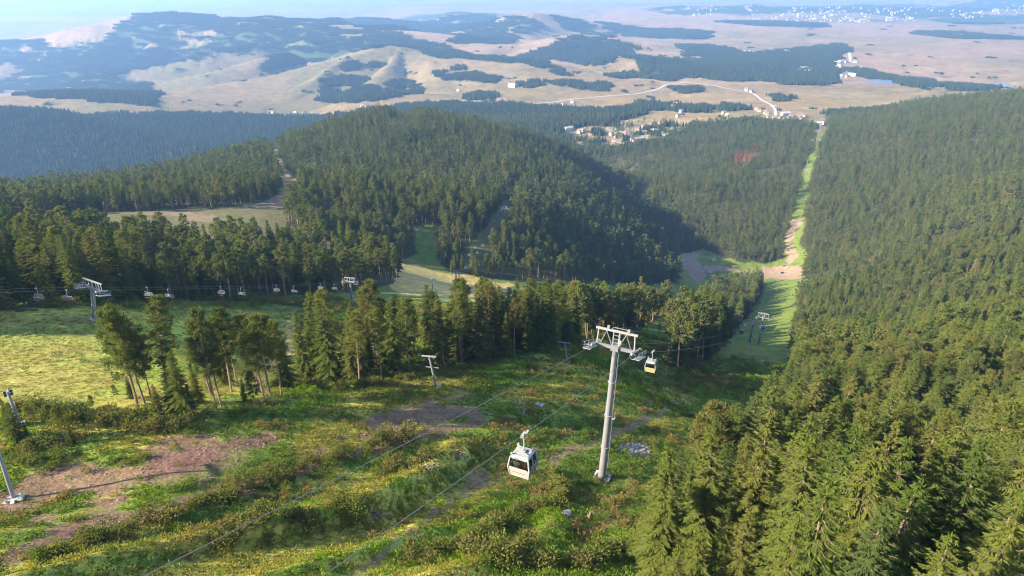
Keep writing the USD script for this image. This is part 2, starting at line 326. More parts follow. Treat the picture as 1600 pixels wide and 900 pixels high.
FAR_WOODS = [
    region([(-900, 70), (30, 64), (60, 60), (70, 70), (100, 74), (160, 62), (180, 40), (240, 15), (440, 20), (540, 40), (600, 50), (690, 70), (740, 92), (690, 92), (640, 76), (600, 70), (540, 84), (460, 104), (470, 86), (420, 76), (340, 84), (290, 96), (230, 104), (180, 118), (130, 126), (100, 118), (30, 122), (-900, 140)], 2900, 7500),
    region([(420, 84), (470, 84), (470, 100), (420, 116), (400, 118)], 2600, 6000),
    region([(-900, 150), (0, 112), (90, 118), (160, 140), (240, 150), (250, 166), (160, 160), (100, 156), (0, 146), (-900, 160)], 2300, 6500), region([(0, 100), (100, 100), (180, 118), (232, 130), (246, 150), (200, 150), (100, 124), (0, 116)], 2300, 6500),
    region([(460, 40), (567, 20), (640, 30), (690, 60), (600, 56)], 5000, 8000), region([(620, 30), (709, 10), (780, 22), (760, 50), (700, 66), (660, 60)], 5500, 10500),
    region([(700, 64), (780, 34), (800, 22), (830, 30), (850, 40), (830, 52), (806, 52), (800, 70), (770, 80), (730, 84)], 4500, 7000), region([(850, 16), (920, 36), (960, 60), (910, 52), (880, 44)], 4500, 7000),
    region([(660, 84), (700, 76), (740, 90), (790, 88), (800, 100), (770, 96), (720, 92)], 2800, 5000),
    region([(500, 122), (530, 118), (566, 122), (596, 136), (580, 152), (556, 160), (500, 160), (498, 140)], 2400, 4000), region([(604, 128), (628, 124), (652, 132), (660, 142), (640, 146), (604, 142)], 2400, 4000),
    region([(668, 112), (694, 108), (722, 103), (742, 112), (780, 124), (772, 130), (740, 126), (706, 126), (680, 118)], 2400, 4000), region([(532, 98), (556, 94), (562, 108), (546, 112), (536, 108)], 2800, 4200), region([(572, 100), (590, 96), (606, 100), (598, 104), (576, 106)], 2800, 4200),
    region([(560, 150), (640, 142), (660, 142), (650, 148), (580, 158)], 2300, 3200), region([(728, 150), (760, 146), (776, 150), (774, 156), (730, 156)], 2200, 2800),
    region([(778, 98), (820, 86), (850, 76), (880, 62), (910, 54), (950, 62), (985, 78), (985, 92), (960, 90), (950, 98), (920, 104), (896, 98), (860, 92), (820, 98)], 2900, 5000), region([(820, 100), (850, 98), (880, 110), (890, 120), (872, 118), (848, 108)], 2700, 4000),
    region([(950, 116), (990, 112), (1020, 116), (1060, 120), (1060, 128), (1030, 126), (1010, 122), (960, 122)], 2500, 3600),
    region([(812, 130), (840, 126), (850, 134), (832, 138), (812, 136)], 2400, 3200), region([(850, 128), (884, 126), (900, 134), (870, 134)], 2400, 3200), region([(922, 132), (948, 128), (956, 138), (944, 144), (924, 142)], 2400, 3000), region([(900, 128), (916, 134), (912, 140), (896, 136)], 2400, 3000),
    region([(985, 84), (1020, 90), (1080, 92), (1120, 98), (1180, 104), (1208, 112), (1206, 126), (1150, 128), (1080, 122), (1010, 116), (1004, 102)], 2600, 4400),
    region([(900, 66), (960, 62), (1000, 76), (990, 84), (950, 76)], 3800, 6500), region([(940, 36), (1000, 44), (1060, 46), (1110, 50), (1100, 62), (1030, 60), (960, 56)], 4300, 7500),
    region([(1060, 70), (1110, 72), (1170, 84), (1230, 80), (1318, 70), (1316, 84), (1306, 110), (1302, 132), (1240, 134), (1190, 126), (1200, 112), (1160, 104), (1120, 98), (1070, 88)], 2600, 5200),
    region([(1318, 106), (1350, 108), (1400, 122), (1450, 126), (1470, 136), (1420, 138), (1400, 126), (1360, 124), (1322, 116)], 2500, 3600), region([(1470, 126), (1540, 128), (1560, 140), (1480, 142)], 2500, 3300), region([(1420, 52), (1470, 48), (1540, 56), (1600, 58), (1600, 62), (1480, 60)], 4800, 7000),
    region([(1110, 34), (1180, 40), (1280, 44), (1290, 38), (1220, 33)], 5800, 9000), region([(1080, 24), (1110, 10), (1180, 6), (1290, 10), (1380, 4), (1480, 10), (1560, -6), (1640, -30), (1900, -40), (1900, 20), (1560, 14), (1480, 22), (1440, 30), (1340, 20), (1240, 20), (1160, 24), (1120, 20)], 8200, 13000),
    region([(1440, 30), (1520, 26), (1600, 26), (1900, 26), (1900, 36), (1500, 38)], 6800, 9500), region([(1000, 14), (1060, 8), (1110, 12), (1080, 24), (1040, 22)], 8000, 11000), region([(1120, 164), (1160, 166), (1170, 172), (1120, 174)], 1900, 2500), region([(1050, 138), (1090, 136), (1100, 144), (1070, 148)], 2300, 2900),
    region([(1206, 150), (1236, 152), (1232, 158), (1212, 158)], 2000, 2600), region([(1000, 160), (1060, 164), (1110, 168), (1110, 178), (1060, 174), (1000, 172)], 1900, 2500),
]
NEAR_WOODS = LEFT_WOOD + RIDGE_WOOD + HILL_WOOD + EAST_WOOD + RIGHT_WOOD + GROVE_EAST + GROVE
SOIL = [region([(-40, 886), (60, 850), (200, 806), (300, 770), (430, 738), (560, 702), (680, 668), (760, 650), (764, 658), (690, 678), (560, 712), (440, 750), (310, 788), (200, 824), (60, 868), (-40, 902)], 35, 130), region([(320, 770), (380, 752), (440, 742), (452, 752), (400, 768), (330, 784)], 35, 110), region([(215, 740), (232, 716), (300, 700), (360, 686), (424, 676), (436, 688), (396, 706), (380, 730), (330, 752), (262, 764)], 40, 110), region([(-40, 880), (60, 842), (120, 816), (200, 800), (210, 816), (120, 850), (30, 876)], 40, 90), region([(70, 732), (130, 716), (140, 728), (80, 742)], 40, 110),
        region([(256, 790), (300, 776), (360, 758), (372, 766), (330, 788), (270, 800)], 40, 100), region([(440, 740), (490, 728), (480, 740), (440, 748)], 40, 100), region([(570, 650), (620, 636), (660, 640), (640, 654), (590, 660)], 60, 130), region([(640, 634), (720, 612), (740, 622), (680, 636)], 60, 140),
        region([(560, 712), (600, 694), (664, 672), (676, 680), (620, 700), (580, 716)], 60, 120)]
TRACK = [region([(470, 930), (560, 880), (640, 826), (690, 784), (740, 742), (768, 736), (756, 756), (700, 796), (660, 826), (590, 884), (520, 930)], 35, 110), region([(848, 724), (868, 704), (930, 684), (990, 656), (1046, 632), (1064, 622), (1070, 630), (1010, 660), (950, 690), (880, 716), (866, 730)], 60, 190), region([(730, 772), (756, 752), (786, 744), (760, 766)], 40, 110)]
STONY = [region([(-40, 800), (60, 730), (220, 690), (430, 672), (540, 690), (430, 756), (250, 806), (0, 884), (-40, 890)], 35, 115), region([(560, 660), (640, 630), (760, 640), (740, 670), (640, 690), (560, 700)], 50, 140)]
STONES = [region([(966, 700), (984, 690), (1010, 694), (1016, 712), (990, 712)], 70, 130)]
SKI_TRACK = [region([(422, 238), (446, 252), (462, 272), (482, 290), (466, 310), (444, 326), (420, 330), (400, 322), (426, 300), (440, 276), (430, 256)], 380, 1000), region([(150, 330), (250, 330), (330, 334), (370, 342), (330, 346), (260, 336)], 300, 520)]
DIRT_ROAD = [region([(1216, 412), (1226, 380), (1238, 330), (1250, 292), (1261, 284), (1253, 330), (1241, 380), (1231, 412)], 700, 1250), region([(1261, 264), (1269, 236), (1275, 220), (1289, 236), (1286, 246), (1274, 252)], 900, 1600), region([(1184, 416), (1204, 417), (1258, 421), (1262, 430), (1230, 434), (1186, 434)], 560, 900), region([(1240, 300), (1250, 294), (1262, 270), (1266, 240), (1276, 225), (1281, 228), (1276, 250), (1264, 290), (1254, 330), (1240, 372), (1232, 400), (1228, 410), (1222, 412), (1234, 360)], 700, 1500),
             region([(1062, 410), (1070, 392), (1090, 394), (1094, 412), (1104, 426), (1100, 444), (1086, 440), (1080, 424), (1064, 420)], 560, 900), region([(930, 300), (936, 276), (944, 276), (940, 302)], 800, 1300), region([(982, 300), (990, 276), (998, 276), (992, 320), (988, 334)], 800, 1400), region([(1062, 415), (1190, 422), (1190, 428), (1062, 421)], 560, 900)]
LIFT_CUT = [region([(1216, 404), (1232, 352), (1247, 296), (1262, 250), (1276, 206), (1290, 206), (1275, 262), (1265, 320), (1258, 400), (1252, 414), (1218, 412)], 700, 1700), region([(1184, 470), (1200, 440), (1254, 434), (1250, 470), (1236, 560), (1180, 560)], 250, 780)]


def wood_kind(x, y, u, v, r):
    """0 open, then the number of the wood a place belongs to."""
    k = np.zeros(x.shape, int)
    for n, regs in enumerate((LEFT_WOOD, RIDGE_WOOD, HILL_WOOD, EAST_WOOD, RIGHT_WOOD, GROVE_EAST, GROVE), 1):
        k[(k == 0) & inside(regs, u, v, r)] = n
    k[(k == 3) & inside(HILL_GAPS, u, v, r)] = 0
    far = inside(VALLEY_WOOD, u, v, r) & ~inside(VALLEY_GAPS, u, v, r)
    k[(k == 0) & far] = 8
    k[(k == 0) & inside(VALLEY_GAPS[:1], u, v, r) & (fbm2(x, y, 22.0, 3, 171) > 0.56)] = 8
    k[(k == 0) & inside(FAR_WOODS, u, v, r)] = 9
    k[(k == 9) & (fbm2(x, y, 85.0, 4, 181) + 0.5 * (fbm2(x, y, 400.0, 2, 183) - 0.5) > 0.665)] = 0
    return k


def places(x, y, z, wobble=1.0):
    """Picture position, distance of ground points, with the outline of every region made irregular in the ground plane."""
    r = np.hypot(x, y)
    s = np.clip(r * 0.03, 2.0, 120.0)
    q = np.clip(r * 0.016, 1.3, 58.0) * wobble
    sc = np.clip(np.round(np.log2(s)), 1, 7)
    dx, dy = np.zeros_like(x), np.zeros_like(x)
    for lev in np.unique(sc):
        m = sc == lev
        dx[m] = fbm2(x[m], y[m], 2.0 ** lev, 3, 51) - 0.5
        dy[m] = fbm2(x[m], y[m], 2.0 ** lev, 3, 57) - 0.5
    u, v, d = project(np.stack([x + dx * q * 2, y + dy * q * 2, z], -1))
    u = np.where(y < 5, -5000, u)
    return u, v, r


def mixc(a, b, t):
    return a + (np.asarray(b, float) - a) * t[..., None]


LUSH, GREEN, GOLD, STRAW, BROWN = (0.20, 0.30, 0.028), (0.15, 0.21, 0.036), (0.34, 0.30, 0.06), (0.40, 0.31, 0.12), (0.16, 0.095, 0.04)
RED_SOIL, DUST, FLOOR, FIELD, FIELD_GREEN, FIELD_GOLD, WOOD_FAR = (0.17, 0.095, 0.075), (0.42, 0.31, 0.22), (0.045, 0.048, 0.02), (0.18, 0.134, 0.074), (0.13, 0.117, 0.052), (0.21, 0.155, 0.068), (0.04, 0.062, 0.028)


def cover_noise(x, y):
    """Lushness, dryness and brownness of the near meadow, streaked along the fall line."""
    a = math.radians(38)
    s, t = x * math.sin(a) + y * math.cos(a), x * math.cos(a) - y * math.sin(a)
    n1 = fbm2(s / 2.2, t, 7.0, 4, 61)
    n2 = fbm2(s / 2.6, t, 16.0, 4, 67)
    n3 = fbm2(s / 1.8, t, 4.0, 3, 71)
    return n1, n2, n3


def albedo(x, y, z):
    u, v, r = places(x, y, z)
    col = np.zeros(x.shape + (3,))
    n1, n2, n3 = cover_noise(x, y)
    big = fbm2(x, y, 60.0, 3, 73)
    # meadow
    c = np.broadcast_to(np.array(GREEN), col.shape).copy()
    c = mixc(c, LUSH, smooth(0.46, 0.62, n2))
    c = mixc(c, GOLD, smooth(0.48, 0.58, n1) * 0.9)
    c = mixc(c, BROWN, smooth(0.58, 0.66, n3 * 0.5 + n2 * 0.1 + (1 - n1) * 0.45) * 0.8)
    left = smooth(330, 60, u) * smooth(690, 610, v) * smooth(200, 120, r)
    c = mixc(c, (0.265, 0.24, 0.065), left * (0.35 + 0.6 * smooth(0.4, 0.55, n2)))
    run = inside([region([(440, 500), (480, 500), (480, 580), (400, 600), (440, 540)], 90, 300), region([(600, 404), (660, 418), (720, 430), (800, 446), (790, 470), (640, 470), (612, 450)], 290, 520)], u, v, r)
    c = mixc(c, STRAW, run * 0.95)
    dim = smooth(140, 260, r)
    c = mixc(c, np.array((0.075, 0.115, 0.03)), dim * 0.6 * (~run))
    cut = inside(LIFT_CUT, u, v, r)
    c = mixc(c, np.array((0.125, 0.165, 0.03)), cut * smooth(250, 430, r) * 0.9)
    clear = inside([region([(120, 300), (470, 300), (640, 410), (560, 420), (420, 400), (120, 392)], 300, 600)], u, v, r)
    c = mixc(c, np.array((0.115, 0.10, 0.055)), clear * 0.85)
    for regs, colour, amount in ((TRACK, (0.21, 0.13, 0.085), 0.85), (SOIL, RED_SOIL, 0.85), (STONES, (0.30, 0.28, 0.27), 0.8), (SKI_TRACK, (0.19, 0.145, 0.10), 0.85), (DIRT_ROAD, (0.27, 0.19, 0.14), 0.95), (HILL_GAPS, (0.075, 0.075, 0.04), 0.8)):
        c = mixc(c, colour, inside(regs, u, v, r) * amount * np.where(r < 300, 0.55 + 0.45 * smooth(0.36, 0.5, n3), 1.0))
    soily = inside(STONY, u, v, r) * smooth(0.47, 0.56, fbm2(x, y, 5.0, 4, 161))
    c = mixc(c, RED_SOIL, soily * 0.85)
    # far country
    f1, f2 = fbm2(x, y, 420.0, 4, 81), fbm2(x, y, 1500.0, 3, 83)
    fc = np.broadcast_to(np.array(FIELD), col.shape).copy()
    fc = mixc(fc, FIELD_GREEN, smooth(0.46, 0.62, f1) * 0.75)
    fc = mixc(fc, (0.25, 0.165, 0.11), smooth(0.52, 0.66, f2) * 0.7)
    gold = inside([region([(1060, 148), (1200, 146), (1330, 158), (1480, 137), (1340, 176), (1220, 178), (1180, 150), (980, 162), (920, 156)], 1700, 3000), region([(962, 186), (1060, 172), (1200, 182), (1190, 186), (1060, 196), (1000, 192)], 1500, 2300), region([(740, 146), (800, 140), (860, 146), (800, 156)], 2300, 2900)], u, v, r)
    fc = mixc(fc, FIELD_GOLD, gold * 0.8)
    parcel = fbm2(np.floor(x / 130 + 0.3 * y / 130) * 37.1, np.floor(y / 90) * 53.7, 11.0, 1, 89)
    flat = smooth(1700, 2000, r) * smooth(600, 900, u) * 0.22
    fc = mixc(fc, (0.34, 0.26, 0.17), flat * (parcel > 0.62))
    fc = mixc(fc, (0.16, 0.15, 0.075), flat * (parcel < 0.36))
    scrub = smooth(0.66, 0.72, fbm2(x, y, 70.0, 4, 91)) * smooth(1900, 2300, r)
    fc = mixc(fc, WOOD_FAR, scrub * 0.75)
    village = inside(VALLEY_GAPS[:1], u, v, r)
    fc = mixc(fc, (0.42, 0.36, 0.30), village * 0.45 * (fbm2(x, y, 40.0, 3, 93) > 0.5))
    c = mixc(c, fc, smooth(1250, 1550, r))
    c = np.where((smooth(1250, 1550, r) > 0.5)[..., None], fc, c)
    c[cut & (r > 1000)] = np.array((0.125, 0.165, 0.03))
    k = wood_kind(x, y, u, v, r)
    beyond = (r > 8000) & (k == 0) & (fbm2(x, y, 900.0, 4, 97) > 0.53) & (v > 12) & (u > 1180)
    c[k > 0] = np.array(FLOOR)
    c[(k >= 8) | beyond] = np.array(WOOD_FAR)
    rust = inside([region([(1143, 256), (1150, 246), (1180, 238), (1182, 246), (1170, 256), (1156, 264)], 900, 1700)], u, v, r)
    c[rust] = np.array((0.22, 0.09, 0.05))
    return c * (0.82 + 0.36 * fbm2(x, y, 1.7, 2, 99) * smooth(200, 90, r) + 0.18 * smooth(90, 200, r))[..., None]


def new_name(base, used={}):
    used[base] = used.get(base, -1) + 1
    return base if used[base] == 0 else f"{base}_{used[base]:03d}"


def tag(prim, label=None, category=None, group=None, kind=None):
    prim = prim.GetPrim() if hasattr(prim, "GetPrim") else prim
    for key, value in (("label", label), ("category", category), ("group", group), ("kind", kind)):
        if value:
            prim.SetCustomDataByKey(key, value)
    return prim


def coloured_mesh(path, v, f, colour, material, normals=None):
    m = UsdGeom.Mesh.Define(stage, path)
    m.CreatePointsAttr(Vt.Vec3fArray.FromNumpy(np.ascontiguousarray(v, np.float32)))
    m.CreateFaceVertexCountsAttr(Vt.IntArray.FromNumpy(np.full(len(f), f.shape[1], np.int32)))
    m.CreateFaceVertexIndicesAttr(Vt.IntArray.FromNumpy(np.ascontiguousarray(f, np.int32).ravel()))
    m.CreateSubdivisionSchemeAttr("none")
    if normals is not None:
        m.CreateNormalsAttr(Vt.Vec3fArray.FromNumpy(np.ascontiguousarray(normals, np.float32)))
        m.SetNormalsInterpolation("vertex")
    if colour is not None:
        UsdGeom.PrimvarsAPI(m).CreatePrimvar("tint", Sdf.ValueTypeNames.Color3fArray, "vertex").Set(Vt.Vec3fArray.FromNumpy(np.ascontiguousarray(colour, np.float32)))
    UsdShade.MaterialBindingAPI.Apply(m.GetPrim()).Bind(UsdShade.Material.Get(stage, material))
    return m


LOOKS = "/World/Looks/"
usdkit.material(stage, LOOKS + "ground", {
    "a": ("attribute", {"attribute": "tint"}), "g": ("geometry", {}),
    "n": ("noise_texture", {"scale": 1.6, "detail": 6.0, "roughness": 0.65}), "n2": ("noise_texture", {"scale": 0.21, "detail": 5.0, "roughness": 0.6}),
    "r": ("map_range", {"from_min": 0.3, "from_max": 0.7, "to_min": 0.55, "to_max": 1.45}), "r2": ("map_range", {"from_min": 0.3, "from_max": 0.7, "to_min": 0.78, "to_max": 1.22}),
    "m": ("math", {"math_type": "multiply"}), "x": ("mix", {"mix_type": "multiply", "fac": 1.0}), "cc": ("combine_color", {}),
    "b": ("bump", {"strength": 0.9, "distance": 0.35}), "p": ("principled_bsdf", {"roughness": 0.95, "specular_ior_level": 0.1})},
    [("g.position", "n.vector"), ("g.position", "n2.vector"), ("n.fac", "r.value"), ("n2.fac", "r2.value"), ("r.result", "m.value1"), ("r2.result", "m.value2"), ("m.value", "cc.r"), ("m.value", "cc.g"), ("m.value", "cc.b"),
     ("a.color", "x.color1"), ("cc.color", "x.color2"), ("x.color", "p.base_color"), ("n.fac", "b.height"), ("b.normal", "p.normal")], surface="p.BSDF")
usdkit.material(stage, LOOKS + "hills", {
    "a": ("attribute", {"attribute": "tint"}), "g": ("geometry", {}),
    "n": ("noise_texture", {"scale": 0.03, "detail": 8.0, "roughness": 0.62}), "n2": ("noise_texture", {"scale": 0.09, "detail": 5.0, "roughness": 0.7}),
    "r": ("map_range", {"from_min": 0.3, "from_max": 0.7, "to_min": 0.72, "to_max": 1.28}), "x": ("mix", {"mix_type": "multiply", "fac": 1.0}), "cc": ("combine_color", {}),
    "b": ("bump", {"strength": 0.7, "distance": 9.0}), "p": ("principled_bsdf", {"roughness": 1.0, "specular_ior_level": 0.05})},
    [("g.position", "n.vector"), ("g.position", "n2.vector"), ("n.fac", "r.value"), ("r.result", "cc.r"), ("r.result", "cc.g"), ("r.result", "cc.b"), ("a.color", "x.color1"), ("cc.color", "x.color2"), ("x.color", "p.base_color"), ("n2.fac", "b.height"), ("b.normal", "p.normal")], surface="p.BSDF")

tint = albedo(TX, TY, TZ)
pts3 = np.stack([TX, TY, TZ], -1)
SPLIT = int(np.searchsorted(RADII, 1900.0))
nr, na = TX.shape


def quads(r0, r1):
    i, j = np.meshgrid(np.arange(r0, r1), np.arange(na - 1), indexing="ij")
    a = i * na + j - r0 * na
    return np.stack([a, a + 1, a + na + 1, a + na], -1).reshape(-1, 4)


du = np.gradient(pts3, axis=0)
dv = np.gradient(pts3, axis=1)
nn = np.cross(dv, du)
nn /= np.linalg.norm(nn, axis=-1, keepdims=True) + 1e-12
nn[nn[..., 2] < 0] *= -1
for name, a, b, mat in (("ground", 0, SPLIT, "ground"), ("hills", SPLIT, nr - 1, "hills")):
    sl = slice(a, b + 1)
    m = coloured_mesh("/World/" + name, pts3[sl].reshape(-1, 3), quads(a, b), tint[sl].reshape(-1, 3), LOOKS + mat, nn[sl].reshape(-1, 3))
    tag(m, {"ground": "grassy mountain slopes with trampled soil and forest floor under the lifts", "hills": "dry brown hills and wooded mountains rolling to the hazy horizon"}[name], {"ground": "ground", "hills": "hills"}[name], kind="structure")

# ------------------------------------------------------------------ materials of plants and built things
def leaf_material(name, colours, through=0.28, rough=0.8):
    n = len(colours)
    usdkit.material(stage, LOOKS + name, {
        "o": ("object_info", {}), "g": ("geometry", {}), "r": ("rgb_ramp", {"ramp": [(i / (n - 1), c) for i, c in enumerate(colours)]}),
        "i": ("map_range", {"from_min": 0.0, "from_max": 1.0, "to_min": 0.66, "to_max": 1.34}), "cc": ("combine_color", {}), "x": ("mix", {"mix_type": "multiply", "fac": 1.0}),
        "d": ("diffuse_bsdf", {"roughness": 0.3}), "t": ("translucent_bsdf", {}), "w": ("mix", {"mix_type": "multiply", "fac": 1.0, "color2": (1.15, 1.1, 0.5)}), "m": ("mix_closure", {"fac": through})},
        [("o.random", "r.fac"), ("g.random_per_island", "i.value"), ("i.result", "cc.r"), ("i.result", "cc.g"), ("i.result", "cc.b"), ("r.color", "x.color1"), ("cc.color", "x.color2"),
         ("x.color", "d.color"), ("x.color", "w.color1"), ("w.color", "t.color"), ("d.BSDF", "m.closure1"), ("t.BSDF", "m.closure2")], surface="m.closure")


def plain_material(name, colour, rough=0.6, metallic=0.0, vary=0.12, scale=3.0, spec=0.4, bump=0.0):
    nodes = {"tc": ("texture_coordinate", {}), "n": ("noise_texture", {"scale": scale, "detail": 5.0, "roughness": 0.6}),
             "r": ("rgb_ramp", {"ramp": [(0.3, tuple(c * (1 - vary) for c in colour)), (0.7, tuple(c * (1 + vary) for c in colour))]}),
             "p": ("principled_bsdf", {"roughness": rough, "metallic": metallic, "specular_ior_level": spec})}
    links = [("tc.object", "n.vector"), ("n.fac", "r.fac"), ("r.color", "p.base_color")]
    if bump:
        nodes["b"] = ("bump", {"strength": 0.8, "distance": bump})
        links += [("n.fac", "b.height"), ("b.normal", "p.normal")]
    usdkit.material(stage, LOOKS + name, nodes, links, surface="p.BSDF")


leaf_material("spruce_needles", [(0.075, 0.12, 0.03), (0.12, 0.17, 0.036), (0.18, 0.215, 0.042), (0.095, 0.14, 0.042), (0.2, 0.205, 0.052), (0.14, 0.185, 0.036)], 0.38)
leaf_material("pine_needles", [(0.1, 0.145, 0.042), (0.16, 0.205, 0.05), (0.2, 0.225, 0.058), (0.135, 0.175, 0.06), (0.215, 0.205, 0.066)], 0.44)
leaf_material("hill_needles", [(0.075, 0.11, 0.042), (0.125, 0.17, 0.052), (0.175, 0.21, 0.06), (0.09, 0.13, 0.055), (0.2, 0.195, 0.07), (0.13, 0.175, 0.05)], 0.36)
leaf_material("dying_needles", [(0.20, 0.16, 0.10), (0.24, 0.19, 0.12), (0.17, 0.12, 0.08)], 0.25)
leaf_material("far_needles", [(0.04, 0.065, 0.036), (0.052, 0.08, 0.04), (0.07, 0.095, 0.045)], 0.3)
leaf_material("rust_needles", [(0.3, 0.12, 0.065), (0.24, 0.11, 0.06), (0.33, 0.16, 0.085)], 0.3)
leaf_material("grass_lush", [(0.2, 0.33, 0.028), (0.25, 0.36, 0.034), (0.17, 0.28, 0.03)], 0.42)
leaf_material("grass_gold", [(0.33, 0.32, 0.06), (0.38, 0.34, 0.09), (0.28, 0.29, 0.055)], 0.42)
leaf_material("grass_green", [(0.14, 0.225, 0.036), (0.17, 0.25, 0.04), (0.115, 0.185, 0.04)], 0.42)
leaf_material("bracken", [(0.28, 0.2, 0.075), (0.3, 0.235, 0.09), (0.22, 0.165, 0.065)], 0.35)
leaf_material("shrub_leaves", [(0.15, 0.19, 0.042), (0.21, 0.235, 0.058), (0.18, 0.18, 0.065), (0.25, 0.235, 0.075), (0.12, 0.165, 0.042)], 0.38)
plain_material("bark", (0.135, 0.10, 0.075), 0.9, vary=0.35, scale=2.0, spec=0.1)
plain_material("pine_bark", (0.22, 0.145, 0.095), 0.9, vary=0.35, scale=1.5, spec=0.1)
plain_material("dead_wood", (0.34, 0.29, 0.24), 0.9, vary=0.3, scale=2.0, spec=0.1)

# ------------------------------------------------------------------ plant shapes
class Kites:
    """Small pointed leaf sprays: two triangles each."""

    def __init__(self):
        self.v, self.n = [], 0

    def add(self, p, d, length, width, up):
        p, d, up = np.asarray(p, float), np.asarray(d, float), np.asarray(up, float)
        side = np.cross(d, up)
        side /= np.linalg.norm(side, axis=-1, keepdims=True) + 1e-9
        length, width = np.asarray(length, float)[..., None], np.asarray(width, float)[..., None]
        q = np.stack([p, p + d * length * 0.45 + side * width * 0.5, p + d * length, p + d * length * 0.45 - side * width * 0.5], 1)
        self.v.append(q.reshape(-1, 3))

    def mesh(self):
        v = np.vstack(self.v)
        k = np.arange(len(v) // 4)[:, None] * 4
        return v, np.vstack([k + [0, 2, 1], k + [0, 3, 2]])


def unit(a):
    return a / (np.linalg.norm(a, axis=-1, keepdims=True) + 1e-9)


def tube(points, radii, sides=6):
    p = np.asarray(points, float)
    t = unit(np.gradient(p, axis=0))
    ref = np.where(np.abs(t[:, 2:]) < 0.9, [0, 0, 1.0], [1.0, 0, 0])
    a = unit(np.cross(t, ref)); b = np.cross(t, a)
    ang = np.arange(sides) * 2 * np.pi / sides
    rr = np.broadcast_to(np.asarray(radii, float), (len(p),))
    v = p[:, None] + rr[:, None, None] * (np.cos(ang)[None, :, None] * a[:, None] + np.sin(ang)[None, :, None] * b[:, None])
    i, j = np.meshgrid(np.arange(len(p) - 1), np.arange(sides), indexing="ij")
    q = np.stack([i * sides + j, i * sides + (j + 1) % sides, (i + 1) * sides + (j + 1) % sides, (i + 1) * sides + j], -1).reshape(-1, 4)
    v = np.vstack([v.reshape(-1, 3), p[0], p[-1]])
    n = len(p) * sides
    caps = [[n, (j + 1) % sides, j] for j in range(sides)] + [[n + 1, n - sides + j, n - sides + (j + 1) % sides] for j in range(sides)]
    return v, np.vstack([q[:, [0, 1, 2]], q[:, [0, 2, 3]], caps])


def join(parts):
    v, f, n = [], [], 0
    for a, b in parts:
        v.append(a); f.append(np.asarray(b) + n); n += len(a)
    return np.vstack(v), np.vstack(f)


def spruce(seed, H, detail, wide=1.0, bare=0.06):
    g = np.random.default_rng(seed)
    k = Kites()
    wood = [tube([(0, 0, -1.2), (0, 0, H * 0.3), (g.normal(0, 0.12), g.normal(0, 0.12), H * 0.7), (g.normal(0, 0.1), g.normal(0, 0.1), H * 0.985)], [0.013 * H, 0.011 * H, 0.006 * H, 0.02], 7 if detail > 1 else 4)]
    gap = {3: 0.50, 2: 0.62, 1: 1.15}[detail]
    z = H * bare + 0.5
    while z < H * 0.985:
        h = (z / H - bare) / (1 - bare)
        reach = wide * 0.155 * H * (1 - h) ** 0.82 * (0.72 + 0.28 * min(1, h * 5)) + 0.12
        n = max(4, int({3: 8, 2: 7, 1: 5}[detail] * (0.75 + 0.4 * (1 - h))))
        phi0 = g.uniform(0, 6.28)
        for b in range(n):
            if g.random() < 0.17:
                continue
            phi = phi0 + b * 6.283 / n + g.normal(0, 0.22)
            L = reach * g.uniform(0.5, 1.25)
            out = np.array([math.cos(phi), math.sin(phi), 0])
            e0 = 0.42 * h - 0.16 + g.normal(0, 0.08)
            droop = 0.42 * (1 - h) + 0.10
            zz0 = z + g.uniform(-0.5, 0.5) * gap
            m = max(3, int({3: 5.0, 2: 2.6, 1: 1.2}[detail] * L + 2))
            t = np.linspace(0.16, 1, m)
            bp = out[None] * (L * t)[:, None] + np.array([0, 0, 1.0])[None] * (zz0 + L * (e0 * t - droop * t ** 2 + 0.20 * t ** 4))[:, None]
            if detail == 3 and L > 0.8:
                wood.append(tube(np.vstack([[0, 0, zz0], bp[[m // 2, -1]]]), [0.035, 0.02, 0.008], 3))
            side = np.array([-out[1], out[0], 0])
            for s in (-1, 1):
                d = unit(out[None] * g.uniform(0.55, 0.95, (m, 1)) + s * side[None] * g.uniform(0.5, 1.0, (m, 1)) + np.array([0, 0, 1.0]) * g.uniform(-0.5, 0.06, (m, 1)))
                ln = ({3: 0.24, 2: 0.30, 1: 0.30}[detail] * L * (1.15 - t) + {3: 0.25, 2: 0.46, 1: 0.75}[detail]) * g.uniform(0.7, 1.25, m)
                up = unit(np.array([0, 0, 0.75]) + g.normal(0, 0.4, (m, 3)) + 0.75 * out)
                k.add(bp, d, ln, ln * {3: 0.27, 2: 0.42, 1: 0.6}[detail], up)
            d = unit(out[None] + g.normal(0, 0.3, (m, 3)) + np.array([0, 0, -0.25]))
            ln = ({3: 0.40, 2: 0.65, 1: 0.95}[detail]) * g.uniform(0.7, 1.2, m)
            k.add(bp, d, ln, ln * 0.3, unit(np.array([0, 0, 1.0]) + g.normal(0, 0.5, (m, 3))))
            if detail >= 2:
                d = unit(out[None] * 0.4 + g.normal(0, 0.3, (m, 3)) + np.array([0, 0, -0.9]))
                k.add(bp, d, ln * 0.8, ln * 0.3, unit(out[None] + g.normal(0, 0.5, (m, 3))))
        z += gap * g.uniform(0.8, 1.2) * (1 - 0.35 * h)
    m = 6
    a = np.arange(m) * 6.283 / m
    k.add(np.tile([0, 0, H * 0.95], (m, 1)), unit(np.stack([np.cos(a) * 0.35, np.sin(a) * 0.35, np.ones(m)], 1)), np.full(m, 0.05 * H), np.full(m, 0.012 * H), unit(np.stack([np.cos(a), np.sin(a), np.zeros(m)], 1)))
    return join(wood), k.mesh()


